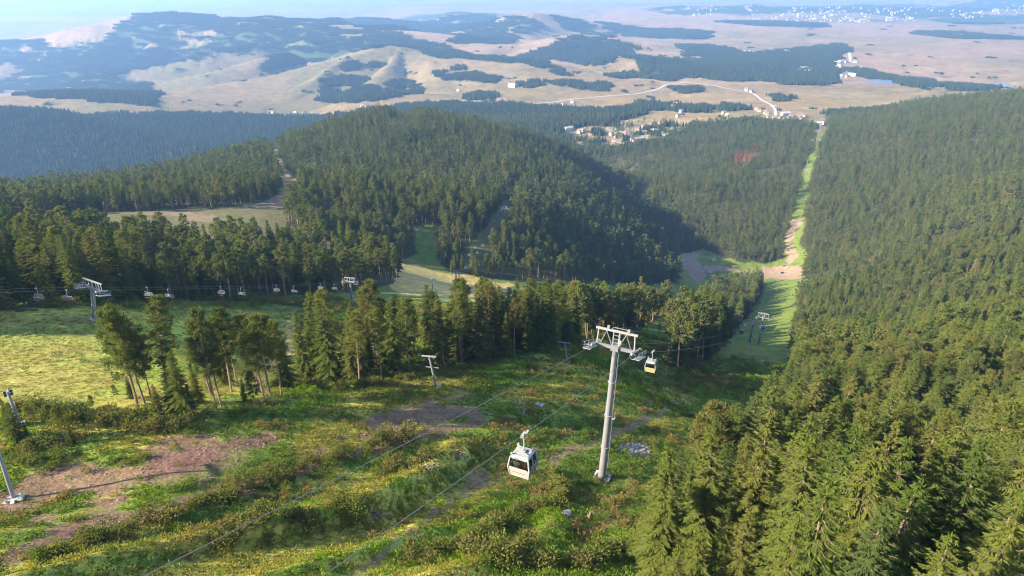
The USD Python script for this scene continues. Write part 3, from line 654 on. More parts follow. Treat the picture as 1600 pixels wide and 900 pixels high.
def pine(seed, H, detail, bare=0.5, wide=1.0):
    g = np.random.default_rng(seed)
    k = Kites()
    lean = g.normal(0, 0.025, 2)
    sway = g.normal(0, 0.18, 2)

    def axis(t):
        return np.array([lean[0] * H * t + sway[0] * math.sin(3 * t), lean[1] * H * t + sway[1] * math.sin(3 * t), H * t])
    wood = [tube([(0, 0, -1.2)] + [axis(t) for t in (0.02, 0.25, 0.5, 0.75, 0.97)], [0.0125 * H, 0.0115 * H, 0.010 * H, 0.008 * H, 0.005 * H, 0.02], 7 if detail > 1 else 4)]
    nb = {3: 36, 2: 24, 1: 13}[detail]
    for b in range(nb):
        h = (b + g.uniform(0.1, 0.9)) / nb
        t0 = bare + (0.985 - bare) * h
        phi = b * 2.4 + g.normal(0, 0.4)
        reach = wide * {3: 0.122, 2: 0.13, 1: 0.135}[detail] * H * (1 - h) ** 0.55 * (0.55 + 0.45 * min(1, 3.2 * h + 0.25)) * g.uniform(0.65, 1.2) + 0.3
        out = np.array([math.cos(phi), math.sin(phi), 0])
        e = 0.25 + 0.55 * h + g.normal(0, 0.12)
        p0 = axis(t0)
        end = p0 + out * reach + np.array([0, 0, reach * (e * 0.6)])
        mid = p0 + out * reach * 0.5 + np.array([0, 0, reach * e * 0.15])
        if detail >= 2:
            wood.append(tube([p0, mid, end], [0.05, 0.035, 0.012], 3))
        tufts = {3: 5, 2: 4, 1: 2}[detail]
        for q in range(tufts):
            f = g.uniform(0.45, 1.0)
            c0 = p0 + (end - p0) * f + g.normal(0, 0.16 * reach + 0.08, 3) * [1, 1, 0.55]
            m = {3: 34, 2: 15, 1: 9}[detail]
            d = unit(g.normal(0, 1, (m, 3)) * [1, 1, 0.7] + [0, 0, 0.45] + 0.5 * out)
            ln = {3: 0.50, 2: 0.80, 1: 1.3}[detail] * g.uniform(0.6, 1.2, m) * (H / 17)
            k.add(np.tile(c0, (m, 1)) + g.normal(0, 0.16, (m, 3)), d, ln, ln * {3: 0.22, 2: 0.4, 1: 0.6}[detail], unit(g.normal(0, 1, (m, 3)) + [0, 0, 0.8]))
    if detail == 3:
        for b in range(14):
            t0 = g.uniform(0.15, bare)
            phi = g.uniform(0, 6.28)
            ln = g.uniform(0.4, 1.3)
            p0 = axis(t0)
            wood.append(tube([p0, p0 + np.array([math.cos(phi) * ln, math.sin(phi) * ln, -0.12 * ln])], [0.025, 0.008], 3))
    return join(wood), k.mesh()


forms = stage.CreateClassPrim("/World/forms")


def form(name, parts):
    path = f"/World/forms/{name}"
    UsdGeom.Xform.Define(stage, path)
    for part, (v, f), mat in parts:
        coloured_mesh(f"{path}/{part}", v, f, None, LOOKS + mat)
    return path


FORM = {}
for i, (H, w, bare) in enumerate([(20, 1.15, 0.05), (18, 1.4, 0.04), (21, 1.0, 0.1), (16, 1.5, 0.03)]):
    a, b = spruce(100 + i, H, 3, w, bare)
    FORM["spruce", 3, i] = (form(f"spruce_near_{'abcd'[i]}", [("trunk", a, "bark"), ("crown", b, "spruce_needles")]), H)
for i, (H, w, bare) in enumerate([(18, 1.0, 0.50), (17, 1.2, 0.42), (19, 0.95, 0.58), (16, 1.15, 0.36)]):
    a, b = pine(200 + i, H, 3, bare, w)
    FORM["pine", 3, i] = (form(f"pine_near_{'abcd'[i]}", [("trunk", a, "pine_bark"), ("crown", b, "pine_needles")]), H)
for i, (H, w, bare) in enumerate([(18, 1.0, 0.08), (17, 1.15, 0.06), (19, 0.85, 0.14)]):
    a, b = spruce(300 + i, H, 2, w * 1.2, bare)
    FORM["spruce", 2, i] = (form(f"spruce_middle_{'abc'[i]}", [("trunk", a, "bark"), ("crown", b, "spruce_needles")]), H)
    a, b = pine(400 + i, H, 2, 0.34 + 0.08 * i, 1.3)
    FORM["pine", 2, i] = (form(f"pine_middle_{'abc'[i]}", [("trunk", a, "pine_bark"), ("crown", b, "pine_needles")]), H)
    a, b = spruce(500 + i, H, 1, w * 1.55, 0.1)
    FORM["spruce", 1, i] = (form(f"spruce_far_{'abc'[i]}", [("trunk", a, "bark"), ("crown", b, "hill_needles")]), H)
    a, b = pine(600 + i, H, 1, 0.28, 1.75)
    FORM["pine", 1, i] = (form(f"pine_far_{'abc'[i]}", [("trunk", a, "bark"), ("crown", b, "hill_needles")]), H)
a, b = spruce(700, 16, 1, 1.0, 0.1)
FORM["dying", 1, 0] = (form("dying_tree", [("trunk", a, "dead_wood"), ("crown", b, "dying_needles")]), 16)
FORM["rust", 1, 0] = (form("rust_tree", [("trunk", a, "bark"), ("crown", b, "rust_needles")]), 16)


def wood_patch(seed, size, count, H):
    """A clump of far forest: each tree a ragged cone of a few faces."""
    g = np.random.default_rng(seed)
    k = []
    for _ in range(count):
        x, y = g.uniform(-size / 2, size / 2, 2)
        h = H * g.uniform(0.6, 1.15)
        w = h * g.uniform(0.16, 0.28)
        n = 6
        a = np.arange(n) * 6.283 / n + g.uniform(0, 6.28)
        lo = np.stack([x + w * np.cos(a) * g.uniform(0.7, 1.2, n), y + w * np.sin(a) * g.uniform(0.7, 1.2, n), np.full(n, h * g.uniform(0.1, 0.3))], 1)
        mid = np.stack([x + 0.62 * w * np.cos(a + 0.5), y + 0.62 * w * np.sin(a + 0.5), np.full(n, h * 0.62)], 1)
        v = np.vstack([lo, mid, [[x + g.normal(0, 0.3), y + g.normal(0, 0.3), h]]])
        f = []
        for j in range(n):
            e = (j + 1) % n
            f += [[j, e, n + j], [e, n + e, n + j], [n + j, n + e, 2 * n]]
        k.append((v, f))
    return join(k)


for i in range(3):
    FORM["patch", 0, i] = (form(f"wood_clump_{'abc'[i]}", [("crown", wood_patch(800 + i, 26, 22, 15), "far_needles")]), 15)
    FORM["patch", 1, i] = (form(f"wood_mass_{'abc'[i]}", [("crown", wood_patch(810 + i, 80, 110, 17), "far_needles")]), 15)

# ------------------------------------------------------------------ where the trees stand
slope_max = np.maximum.accumulate(TZ / RR, axis=0)


def hidden(x, y, ztop, slack=12.0):
    r = np.hypot(x, y)
    i = np.interp(r * 0.985, RADII, np.arange(nr))
    j = np.interp(np.arctan2(x, y), ANGLES, np.arange(na))
    return (ztop + slack) / r < map_coordinates(slope_max, [i, j], order=1)


def scatter(x0, x1, y0, y1, step, seed, jitter=0.42):
    g = np.random.default_rng(seed)
    gx, gy = np.meshgrid(np.arange(x0, x1, step), np.arange(y0, y1, step))
    x = (gx + g.uniform(-jitter, jitter, gx.shape) * step).ravel()
    y = (gy + g.uniform(-jitter, jitter, gy.shape) * step).ravel()
    return x, y, g


def framed(u, v, du=120, dv=200):
    return (u > -du) & (u < 1600 + du) & (v > -60) & (v < 900 + dv)


trees = []                                                                  # x, y, z, height, kind (0 spruce, 1 pine, 2 rust), wood
for step, ra, rb, seed in ((4.5, 40, 260, 1), (5.4, 260, 700, 2), (6.6, 700, 1250, 3), (7.8, 1250, 1950, 4)):
    lim = rb * 0.86
    x, y, g = scatter(-lim, lim, 20 if ra < 500 else ra * 0.6, rb, step, seed)
    r = np.hypot(x, y)
    u0, v0, _ = project(np.stack([x, y, ground(x, y)], 1))
    m = (r >= ra) & (r < rb) & (u0 > (-420 if ra < 400 else -150)) & (u0 < 1760) & (v0 < 1150)
    x, y = x[m], y[m]
    z = ground(x, y)
    u, v, r = places(x, y, z, 0.6)
    k = wood_kind(x, y, u, v, r)
    n = fbm2(x, y, 28.0, 3, 111)
    pit = inside([region([(1310, 800), (1380, 770), (1470, 775), (1480, 830), (1420, 880), (1330, 880)], 40, 140)], u, v, r)
    thin = np.where(k == 7, 0.50, np.where(k == 5, 0.40, 0.40)) + 0.0
    dens = g.random(len(x))
    keep = (k > 0) & (k < 9) & ~pit & (dens < np.where(n < 0.40, 0.50, 0.92))
    keep &= ~((k == 5) & (0.8 * smooth(0.66, 0.74, fbm2(x, y, 60.0, 3, 117)) * smooth(300, 500, r) > g.random(len(x))))
    x, y, z, k, u, v, r = (a[keep] for a in (x, y, z, k, u, v, r))
    H = (15.5 + 5.5 * (fbm2(x, y, 45.0, 3, 121) - 0.5) * 2 + g.normal(0, 3.1, len(x))).clip(7, 23)
    H = np.where(k == 7, H.clip(11, 19) + 1.5, np.where(k == 6, H + 5, H))
    H = np.where((k == 5) & (r < 260), H + 2.0, H)
    young = g.random(len(x)) < 0.10
    H = np.where(young, H * g.uniform(0.4, 0.7, len(x)), H)
    mixn = fbm2(x, y, 35.0, 3, 131) + g.normal(0, 0.12, len(x))
    share = np.select([k == 5, k == 7, k == 6, k == 1, k == 3], [np.where(r < 350, 0.60, 0.46), 0.50, 0.60, 0.42, 0.42], 0.42)
    kind = (mixn > share).astype(int)
    kind[(r < 75) & (k == 5)] = 0
    kind[inside([region([(1143, 256), (1150, 246), (1180, 238), (1182, 246), (1170, 256), (1156, 264)], 900, 1700)], u, v, r)] = 2
    kind[(g.random(len(x)) < 0.007) & (r > 260)] = 3
    keep = ~hidden(x, y, z + H)
    trees.append(np.stack([x, y, z, H, kind, k], 1)[keep])
trees = np.vstack(trees)
lone = []


def lone_tree(u, v, H, kind, wood=10, Y=None):
    p = hit(u, v)
    lone.append((p[0], p[1], float(ground(p[0:1], p[1:2])[0]) - 0.1, H, kind, wood))


for u, v, vt, kind in [(217, 642, 478, 1), (232, 648, 500, 1), (241, 640, 520, 1), (263, 632, 470, 1), (274, 648, 560, 0), (290, 652, 545, 0), (300, 648, 600, 0), (338, 640, 480, 1), (346, 636, 508, 1), (330, 616, 500, 1), (362, 612, 482, 1), (372, 604, 486, 1), (352, 600, 497, 0), (404, 612, 492, 1), (414, 628, 498, 1), (398, 640, 580, 1), (426, 632, 485, 1), (440, 618, 500, 1), (448, 606, 520, 0), (383, 628, 590, 0), (250, 652, 600, 0), (205, 622, 590, 0), (310, 628, 570, 0),
                          (492, 592, 452, 0), (478, 596, 488, 0), (508, 596, 500, 1), (556, 580, 470, 0), (562, 600, 492, 1), (596, 590, 480, 1), (757, 556, 436, 0), (720, 560, 450, 0), (690, 570, 458, 0), (640, 578, 462, 1), (826, 548, 446, 0), (870, 545, 440, 1)]:
    b = hit(u, v)
    top = at(u, vt, b[1])
    lone_tree(u, v, float(np.clip(top[2] - b[2], 4, 22)), kind)
for u, v, H, kind in [(104, 690, 5.5, 1), (114, 694, 3.2, 0), (60, 676, 4.5, 1), (86, 670, 4.0, 1), (30, 694, 6.5, 0), (16, 668, 5.0, 0), (130, 660, 3.5, 0), (148, 650, 3.5, 1), (184, 628, 3.0, 1), (46, 690, 3.4, 0)]:
    lone_tree(u, v, H, kind, 11)
# the near edge of the right-hand wood
for u, v, vt, kind in [(1032, 842, 722, 0), (1056, 880, 715, 0), (1090, 900, 672, 0), (1150, 905, 645, 0), (1176, 900, 655, 0), (1210, 930, 660, 0), (1110, 840, 690, 0), (1262, 960, 668, 0), (1296, 985, 690, 0), (1070, 975, 815, 0), (1040, 1000, 850, 0), (1130, 985, 790, 0), (1240, 1010, 740, 0), (1368, 960, 672, 0), (1440, 1000, 690, 0), (1500, 1000, 690, 0), (1405, 1060, 830, 0), (1470, 1100, 815, 0), (1550, 1090, 800, 0), (1190, 1060, 800, 0), (1300, 1080, 780, 0), (1590, 1000, 740, 0), (1010, 880, 760, 0), (1340, 1010, 745, 0)]:
    b = hit(u, v)
    top = at(u, vt, b[1])
    lone_tree(u, v, float(np.clip((top[2] - b[2]), 5, 23)), kind, 12)
lone = np.array(lone)
# no chance tree stands in a placed one, on the lift line, or before the camera
d2 = ((trees[:, None, :2] - lone[None, :, :2]) ** 2).sum(-1).min(1)
trees = trees[(d2 > 2.4 ** 2) & (np.hypot(trees[:, 0], trees[:, 1]) > 46)]
trees = np.vstack([lone, trees])
tu, tv, td = project(trees[:, :3] + np.stack([0 * trees[:, 3], 0 * trees[:, 3], 0.6 * trees[:, 3]], 1))
size = trees[:, 3] / td
seen = (tu > -5) & (tu < 1605) & (tv > -5) & (tv < 905)

GROUPS = {1: ("dark pines of the wood behind the left chairlift", "wood edge behind the left chairlift chairs"), 2: ("trees on the saddle", "saddle by the pale eroded track"), 3: ("trees on the middle hill", "shaded flank of the middle hill"), 4: ("trees on the slope left of the far lift cut", "slope left of the far lift cut"),
          5: ("trees of the right-hand wood", "big wood on the right-hand slope"), 6: ("trees of the small wood left of the lift line", "small wood beside the far gondola towers"), 7: ("trees of the long grove", "long grove across the meadow"), 8: ("valley trees", "valley wood")}
g = np.random.default_rng(77)
order = np.argsort(-(size * seen + (np.arange(len(trees)) < len(lone)) * 10.0))
chosen = {0: 0, 1: 0, 2: 0, 3: 0}
single = np.zeros(len(trees), bool)
for i in order:
    kind = int(trees[i, 4])
    if seen[i] and chosen[kind] < (300 if kind < 2 else 0):
        chosen[kind] += 1
        single[i] = True


def level(i):
    return 3 if td[i] < 240 else 2 if td[i] < 620 else 1


def pick(i, kind):
    if kind >= 2:
        return FORM["rust" if kind == 2 else "dying", 1, 0]
    name = ("spruce", "pine")[kind]
    lv = level(i)
    n = 4 if lv == 3 else 3
    return FORM[name, lv, int(rand[i] * n) % n]


rand = g.random(len(trees))
spin = g.uniform(0, 360, len(trees))
tilt = g.normal(0, 1.6, (len(trees), 2))
ORD = "first second third fourth fifth sixth seventh eighth ninth tenth eleventh twelfth thirteenth fourteenth fifteenth sixteenth seventeenth eighteenth nineteenth twentieth".split() + [f"twenty-{x}" for x in "first second third fourth fifth sixth seventh eighth ninth".split()]


def reference(name, source, xyz, rz=0.0, scale=1.0, label=None, category=None, group=None, tip=None):
    x = UsdGeom.Xform.Define(stage, "/World/" + new_name(name))
    x.AddTranslateOp().Set(Gf.Vec3d(*map(float, xyz)))
    if tip is not None:
        x.AddRotateXYZOp().Set(Gf.Vec3f(float(tip[0]), float(tip[1]), float(rz)))
    elif rz:
        x.AddRotateZOp().Set(float(rz))
    if np.ndim(scale) or scale != 1.0:
        x.AddScaleOp().Set(Gf.Vec3f(*(map(float, scale) if np.ndim(scale) else [float(scale)] * 3)))
    x.GetPrim().GetReferences().AddInternalReference(source)
    x.GetPrim().SetInstanceable(True)
    return tag(x, label, category, group)


KINDS = ("spruce", "pine")
labels = {}
for code, place in ((10, "in the meadow clump and grove"), (11, "at the left meadow edge"), (12, "on the near right edge")):
    for kind in (0, 1):
        ids = [i for i in range(len(lone)) if lone[i, 5] == code and lone[i, 4] == kind]
        ids.sort(key=lambda i: tu[i])
        for n, i in enumerate(ids):
            tall = ("tall " if trees[i, 3] > 15 else "middling " if trees[i, 3] > 9 else "small ")
            look = ("bare-trunked " if kind and code == 10 else "bushy " if code == 11 else "shaggy " if kind == 0 else "round-topped ")
            labels[i] = f"{tall}{look}{KINDS[kind]}, {ORD[n]} from the left {place}"
for wood, place in ((5, "up the right-hand slope"), (1, "of the left chairlift wood"), (7, "of the long grove"), (6, "of the small far wood"), (4, "left of the far lift cut"), (3, "of the middle hill"), (2, "of the saddle wood")):
    for kind in (0, 1):
        ids = [i for i in np.nonzero(single)[0] if trees[i, 5] == wood and trees[i, 4] == kind]
        ids.sort(key=lambda i: td[i])
        for row in range(0, len(ids), 18):
            tier = sorted(ids[row:row + 18], key=lambda i: tu[i])
            for n, i in enumerate(tier):
                tall = "tall" if trees[i, 3] > 17 else "short" if trees[i, 3] < 12 else "middling"
                labels[i] = f"{tall} green {KINDS[kind]}, {ORD[n]} from the left in tier {ORD[row // 18]} {place}".replace("tier " + ORD[row // 18], ORD[row // 18] + " tier")
for i in np.nonzero(single)[0]:
    x, y, z, H, kind, wood = trees[i]
    kind, wood = int(kind), int(wood)
    src, h0 = pick(i, kind)
    s = H / h0
    if i in labels:
        label, group = labels[i], {10: "trees of the meadow clump and grove front", 11: "young trees at the left meadow edge", 12: "near edge of the right-hand wood"}.get(wood) or GROUPS[wood][0]
    else:
        group = GROUPS[wood][0] + (" (spruces)" if kind == 0 else " (pines)")
        label = f"green {KINDS[kind]} standing in the {GROUPS[wood][1]}"
    reference(f"{KINDS[kind]}_tree", src, (x, y, z), spin[i], (s * (0.9 + 0.25 * rand[i]), s * (0.9 + 0.25 * rand[i]), s), label, f"{KINDS[kind]} tree", group, tilt[i])


def quat(rz):
    a = np.radians(rz) / 2
    return np.stack([np.cos(a), np.zeros_like(a), np.zeros_like(a), np.sin(a)], 1)


def instancer(name, sources, proto, xyz, rz, scale, label, category):
    path = "/World/" + new_name(name)
    pi = UsdGeom.PointInstancer.Define(stage, path)
    for i, src in enumerate(sources):
        p = stage.DefinePrim(f"{path}/kinds/kind_{'abcdefghijklmnopqrstuvwxyz'[i]}", "Xform")
        p.GetReferences().AddInternalReference(src)
        pi.GetPrototypesRel().AddTarget(p.GetPath())
    pi.CreateProtoIndicesAttr(Vt.IntArray.FromNumpy(np.asarray(proto, np.int32)))
    pi.CreatePositionsAttr(Vt.Vec3fArray.FromNumpy(np.ascontiguousarray(xyz, np.float32)))
    q = quat(rz)
    pi.CreateOrientationsAttr(Vt.QuathArray([Gf.Quath(float(a), float(b), float(c_), float(d)) for a, b, c_, d in q]))
    scale = np.asarray(scale, np.float32)
    pi.CreateScalesAttr(Vt.Vec3fArray.FromNumpy(np.ascontiguousarray(np.repeat(scale[:, None], 3, 1) if scale.ndim == 1 else scale, np.float32)))
    tag(pi, label, category, kind="stuff")
    return pi


for name, woods, label in (("forest", (5, 6, 7, 10, 12), "dense spruce forest filling the right-hand slope and the small groves"), ("forest", (1, 2), "pine wood behind the left chairlift and along the saddle"), ("forest", (3,), "dark forest mantling the middle hill"), ("forest", (4,), "even green forest left of the far lift cut"), ("forest", (8,), "thin woodland in the valley beyond the hill")):
    ids = np.nonzero(~single & np.isin(trees[:, 5].astype(int), woods))[0]
    if not len(ids):
        continue
    picks = [pick(i, int(trees[i, 4])) for i in ids]
    src = sorted({p[0] for p in picks})
    h0 = np.array([p[1] for p in picks])
    s = trees[ids, 3] / h0
    wide = 0.9 + 0.25 * rand[ids]
    instancer(name, src, [src.index(p[0]) for p in picks], trees[ids, :3], spin[ids], np.stack([s * wide, s * wide, s], 1), label, "forest")
# far woods in clumps
for name, ra, rb, step, form_level, seed, label in (("distant_forest", 1500, 4300, 20, 0, 11, "bluish wooded ridges and valley sides in the middle distance"), ("distant_forest", 4300, 7800, 62, 1, 12, "dark woods scattered over the far brown hills")):
    x, y, g = scatter(-rb * 0.75, rb * 0.75, ra * 0.7, rb, step, seed)
    r = np.hypot(x, y)
    m = (r > ra) & (r < rb)
    x, y = x[m], y[m]
    z = ground(x, y)
    u, v, r = places(x, y, z)
    m = framed(u, v, 200, 0)
    x, y, z, u, v, r = (a[m] for a in (x, y, z, u, v, r))
    k = wood_kind(x, y, u, v, r)
    stray = (k == 0) & (r > 1900) & (fbm2(x, y, 70.0, 4, 91) > 0.69) & (g.random(len(x)) < 0.6)
    m = (((k >= 8) & (g.random(len(x)) < 0.88)) | ((k > 0) & (r > 1900)) | stray) & ~hidden(x, y, z + 14, 25)
    x, y, z, st = x[m], y[m], z[m], stray[m]
    instancer(name, [FORM["patch", form_level, i][0] for i in range(3)], g.integers(0, 3, len(x)), np.stack([x, y, z - 1.0], 1), g.uniform(0, 360, len(x)), g.uniform(0.75, 1.15, len(x)) * np.where(st, 0.5, 1.0), label, "forest")
    print(name, len(x))
print("trees", len(trees), "single", single.sum(), "lone", len(lone))

# ------------------------------------------------------------------ grass, bracken and shrubs of the near meadow
def tuft(seed, blades, spread, h, w):
    g = np.random.default_rng(seed)
    k = Kites()
    p = np.stack([g.normal(0, spread * 0.45, blades), g.normal(0, spread * 0.45, blades), np.full(blades, -0.05)], 1)
    d = unit(np.stack([g.normal(0, 0.95, blades), g.normal(0, 0.95, blades), np.ones(blades)], 1))
    a = g.uniform(0, 6.28, blades)
    k.add(p, d, h * g.uniform(0.5, 1.2, blades), w * g.uniform(0.7, 1.3, blades), np.stack([np.cos(a), np.sin(a), 0 * a], 1))
    return k.mesh()


def bush(seed, r, h, leaves, ln):
    g = np.random.default_rng(seed)
    k = Kites()
    lobes = [(g.normal(0, r * 0.45), g.normal(0, r * 0.45), g.uniform(0.35, 0.7) * h, g.uniform(0.4, 0.62) * r) for _ in range(7)]
    per = leaves // 7
    for x, y, z, q in lobes:
        d = unit(g.normal(0, 1, (per, 3)) + [0, 0, 0.35])
        c0 = np.array([x, y, z]) + d * q * g.uniform(0.55, 1.0, (per, 1)) * [1, 1, 0.8]
        c0[:, 2] = np.maximum(c0[:, 2], 0.02)
        dd = unit(d + g.normal(0, 0.55, (per, 3)) + [0, 0, 0.3])
        k.add(c0, dd, ln * g.uniform(0.6, 1.4, per), ln * 0.55 * g.uniform(0.7, 1.3, per), unit(d + g.normal(0, 0.6, (per, 3))))
    stems = [tube([(0, 0, -0.3), (x * 0.6, y * 0.6, z * 0.6), (x, y, z)], [0.035, 0.025, 0.01], 3) for x, y, z, q in lobes]
    return join(stems), k.mesh()


GRASS = []
for name, mat in (("lush", "grass_lush"), ("gold", "grass_gold"), ("green", "grass_green"), ("bracken", "bracken")):
    for i in range(2):
        GRASS.append(form(f"tuft_{name}_{'ab'[i]}", [("blades", tuft(900 + len(GRASS), 44 if name != "bracken" else 30, 0.85, 0.30 if name != "bracken" else 0.5, 0.12), mat)]))
LOW = []
for i, mat in enumerate(("shrub_leaves", "grass_lush", "bracken", "grass_green")):
    a, b = bush(950 + i, 0.8, 0.75, 170, 0.2)
    LOW.append(form(f"low_bush_{'abcd'[i]}", [("leaves", b, mat)]))
SHRUB = []
for i in range(4):
    a, b = bush(970 + i, 1.3, 1.5, 620, 0.22)
    SHRUB.append(form(f"shrub_{'abcd'[i]}", [("stems", a, "bark"), ("leaves", b, "shrub_leaves")]))

gx, gp, gs, gr, lx, lq, ls = [], [], [], [], [], [], []
for step, ra, rb, sc, seed in ((0.62, 34, 92, 1.0, 21), (0.9, 92, 150, 1.35, 22), (1.6, 150, 270, 2.1, 23)):
    x, y, g = scatter(-rb, rb, 15, rb, step, seed, 0.5)
    r = np.hypot(x, y)
    m = (r > ra) & (r < rb)
    x, y = x[m], y[m]
    z = ground(x, y)
    u, v, r = places(x, y, z)
    m = framed(u, v, 40, 60) & ~hidden(x, y, z, 1.5)
    x, y, z, u, v, r = (a[m] for a in (x, y, z, u, v, r))
    k = wood_kind(x, y, u, v, r)
    n1, n2, n3 = cover_noise(x, y)
    stony = inside(STONY, u, v, r) & (fbm2(x, y, 5.0, 4, 161) > 0.51)
    bare = stony | inside(TRACK, u, v, r) | inside(SOIL, u, v, r) | inside(STONES, u, v, r) | inside(DIRT_ROAD, u, v, r)
    mown = (u < 470) & (v < 640) & (v > 480) & (r > 75) & (u + (v - 480) * 1.2 < 560)
    dens = 0.70 - 0.66 * bare - 0.5 * (k > 0) - 0.3 * (fbm2(x, y, 2.5, 2, 141) > 0.62)
    keep = g.random(len(x)) < dens
    e = g.normal(0, 0.028, len(x))
    t = np.where(n3 * 0.5 + n2 * 0.1 + (1 - n1) * 0.45 + e > 0.635, 3, np.where(n1 + e > 0.53, 1, np.where(n2 + e > 0.46, 0, 2)))
    t = np.where(mown, np.where(fbm2(x, y, 9.0, 3, 191) + e > 0.44, 1, 2), t)
    s = sc * g.uniform(0.6, 1.35, len(x)) * np.where(mown, 0.5, 1.0)
    gx.append(np.stack([x, y, z], 1)[keep]); gp.append((t * 2 + g.integers(0, 2, len(x)))[keep]); gs.append(s[keep]); gr.append(g.uniform(0, 360, len(x))[keep])
    clump = fbm2(x, y, 6.0, 3, 151)
    low = (g.random(len(x)) < np.where(clump > 0.55, 0.11, 0.012) * (sc ** 1.5) * (1 - 0.97 * bare) * (~mown)) & (k != 5)
    lx.append(np.stack([x, y, z], 1)[low]); lq.append(np.where(n3[low] > 0.56, 2, np.where(n2[low] > 0.54, 1, np.where(g.random(low.sum()) < 0.5, 0, 3)))); ls.append(sc * g.uniform(0.5, 1.15, low.sum()))
gx, gp, gs, gr = np.vstack(gx), np.concatenate(gp), np.concatenate(gs), np.concatenate(gr)
instancer("grass", GRASS, gp, gx, gr, gs, "tall summer grass and bracken patches over the near slope", "grass")
lx, lq, ls = np.vstack(lx), np.concatenate(lq), np.concatenate(ls)
keep = berm(lx[:, 0], lx[:, 1]) > -1
instancer("undergrowth", LOW, lq, lx, np.random.default_rng(5).uniform(0, 360, len(lx)), ls, "low leafy undergrowth and seedlings dotted through the meadow", "undergrowth")
print("grass", len(gx), "low", len(lx))

g = np.random.default_rng(88)
ROWS = [([(20, 894), (90, 868), (160, 846), (240, 815), (300, 792), (350, 772), (400, 750), (450, 738), (510, 722), (560, 706), (620, 690), (652, 682)], 1.25, "olive shrub in the long hedge-like row beside the red soil", "long hedge-like shrub row"),
        ([(330, 860), (380, 842), (430, 822), (470, 808), (520, 800), (562, 792)], 1.35, "olive shrub in the short row under the upper gondola cable", "short shrub row under the cable"),
        ([(600, 740), (632, 732), (660, 716)], 1.2, "shrub in the knot of bushes beside the brush pile", "knot of bushes by the brush pile"),
        ([(650, 884), (700, 866), (740, 850), (770, 830), (800, 806), (850, 792), (884, 768), (862, 742)], 1.3, "yellow-green shrub on the bank below the gondola cabin", "shrubs on the bank below the cabin"),
        ([(760, 880), (820, 884), (880, 890), (930, 880), (980, 868)], 1.5, "bushy plant on the lower edge by the tree stump", "bushes by the tree stump"),
        ([(30, 640), (60, 650), (100, 655), (140, 665), (170, 650), (200, 658), (240, 662), (290, 664)], 1.3, "shrub below the thin clump of pines", "shrubs below the pine clump"),
        ([(60, 690), (20, 720), (96, 716)], 1.2, "shrub near the leaning lift pole", "shrubs near the leaning pole"),
        ([(470, 606), (530, 612), (600, 600), (640, 592)], 1.1, "shrub at the foot of the long grove", "shrubs at the grove foot")]
for pts, sc, label, group in ROWS:
    p = np.array([hit(*q) for q in pts])
    seg = np.hypot(*(np.diff(p[:, :2], axis=0).T))
    tot = np.append(0, np.cumsum(seg))
    n = int(tot[-1] / 1.35) + 1
    for k, s in enumerate(np.linspace(0, tot[-1], n)):
        x = np.interp(s, tot, p[:, 0]) + g.normal(0, 0.8)
        y = np.interp(s, tot, p[:, 1]) + g.normal(0, 1.0)
        s2 = sc * g.uniform(0.6, 1.15) * 0.95
        z = float(ground(np.array([x]), np.array([y]))[0])
        reference("shrub", SHRUB[g.integers(0, 4)], (x, y, z - 0.05), g.uniform(0, 360), (s2 * g.uniform(0.9, 1.3), s2 * g.uniform(0.9, 1.3), s2), label.replace("shrub ", f"shrub, {ORD[k]} from the left ", 1).replace("plant ", f"plant, {ORD[k]} from the left ", 1) if k < len(ORD) else f"shrub, {ORD[n - 1 - k]} from the right end of the {group}", "shrub", group)

# stones lying on the bare soil
x, y, g = scatter(-75, 20, 35, 125, 0.75, 27, 0.5)
u, v, r = places(x, y, ground(x, y))
m = ((inside(STONY, u, v, r) & (fbm2(x, y, 5.0, 4, 161) > 0.5)) | inside(SOIL, u, v, r) | (inside(TRACK, u, v, r))) & (g.random(len(x)) < 0.55)
plain_material("soil_stone", (0.20, 0.135, 0.115), 0.95, vary=0.35, scale=4.0)
PEB = []
for i in range(3):
    q = trimesh.creation.icosphere(1, 1.0)
    q.vertices *= (1 + 0.9 * (meshkit.fbm(q.vertices * 1.1 + i * 7.7, 2, i) - 0.5))[:, None] * np.array([1.2, 0.9, 0.6])
    PEB.append(form(f"pebble_{'abc'[i]}", [("stone", (q.vertices, q.faces), "soil_stone")]))
instancer("stones", PEB, g.integers(0, 3, m.sum()), np.stack([x, y, ground(x, y)], 1)[m], g.uniform(0, 360, m.sum()), 0.05 + 0.13 * g.random(m.sum()) ** 4, "loose reddish stones lying on the bare soil", "stones")

# ------------------------------------------------------------------ built things
plain_material("galvanised", (0.26, 0.265, 0.29), 0.42, 0.35, 0.10, 1.2)
plain_material("mast_paint", (0.175, 0.175, 0.192), 0.5, 0.15, 0.10, 0.6)
plain_material("white_paint", (0.23, 0.23, 0.235), 0.35, vary=0.04)
plain_material("grey_roof", (0.22, 0.23, 0.24), 0.45, vary=0.08)
plain_material("cream_panel", (0.25, 0.245, 0.235), 0.4, vary=0.06)
plain_material("yellow_panel", (0.31, 0.25, 0.105), 0.4, vary=0.05)
plain_material("dark_rubber", (0.03, 0.03, 0.033), 0.7)
plain_material("dark_metal", (0.10, 0.105, 0.115), 0.5, 0.4)
plain_material("steel_rope", (0.11, 0.11, 0.113), 0.8, 0.0)
plain_material("cabin_lining", (0.15, 0.085, 0.065), 0.8)
plain_material("chair_seat", (0.09, 0.095, 0.105), 0.6)
plain_material("concrete", (0.33, 0.32, 0.30), 0.9, vary=0.2, scale=2.0, bump=0.02)
plain_material("pale_stone", (0.19, 0.175, 0.175), 0.9, vary=0.3, scale=3.0, bump=0.05)
plain_material("plaster_white", (0.34, 0.32, 0.30), 0.85, vary=0.06)
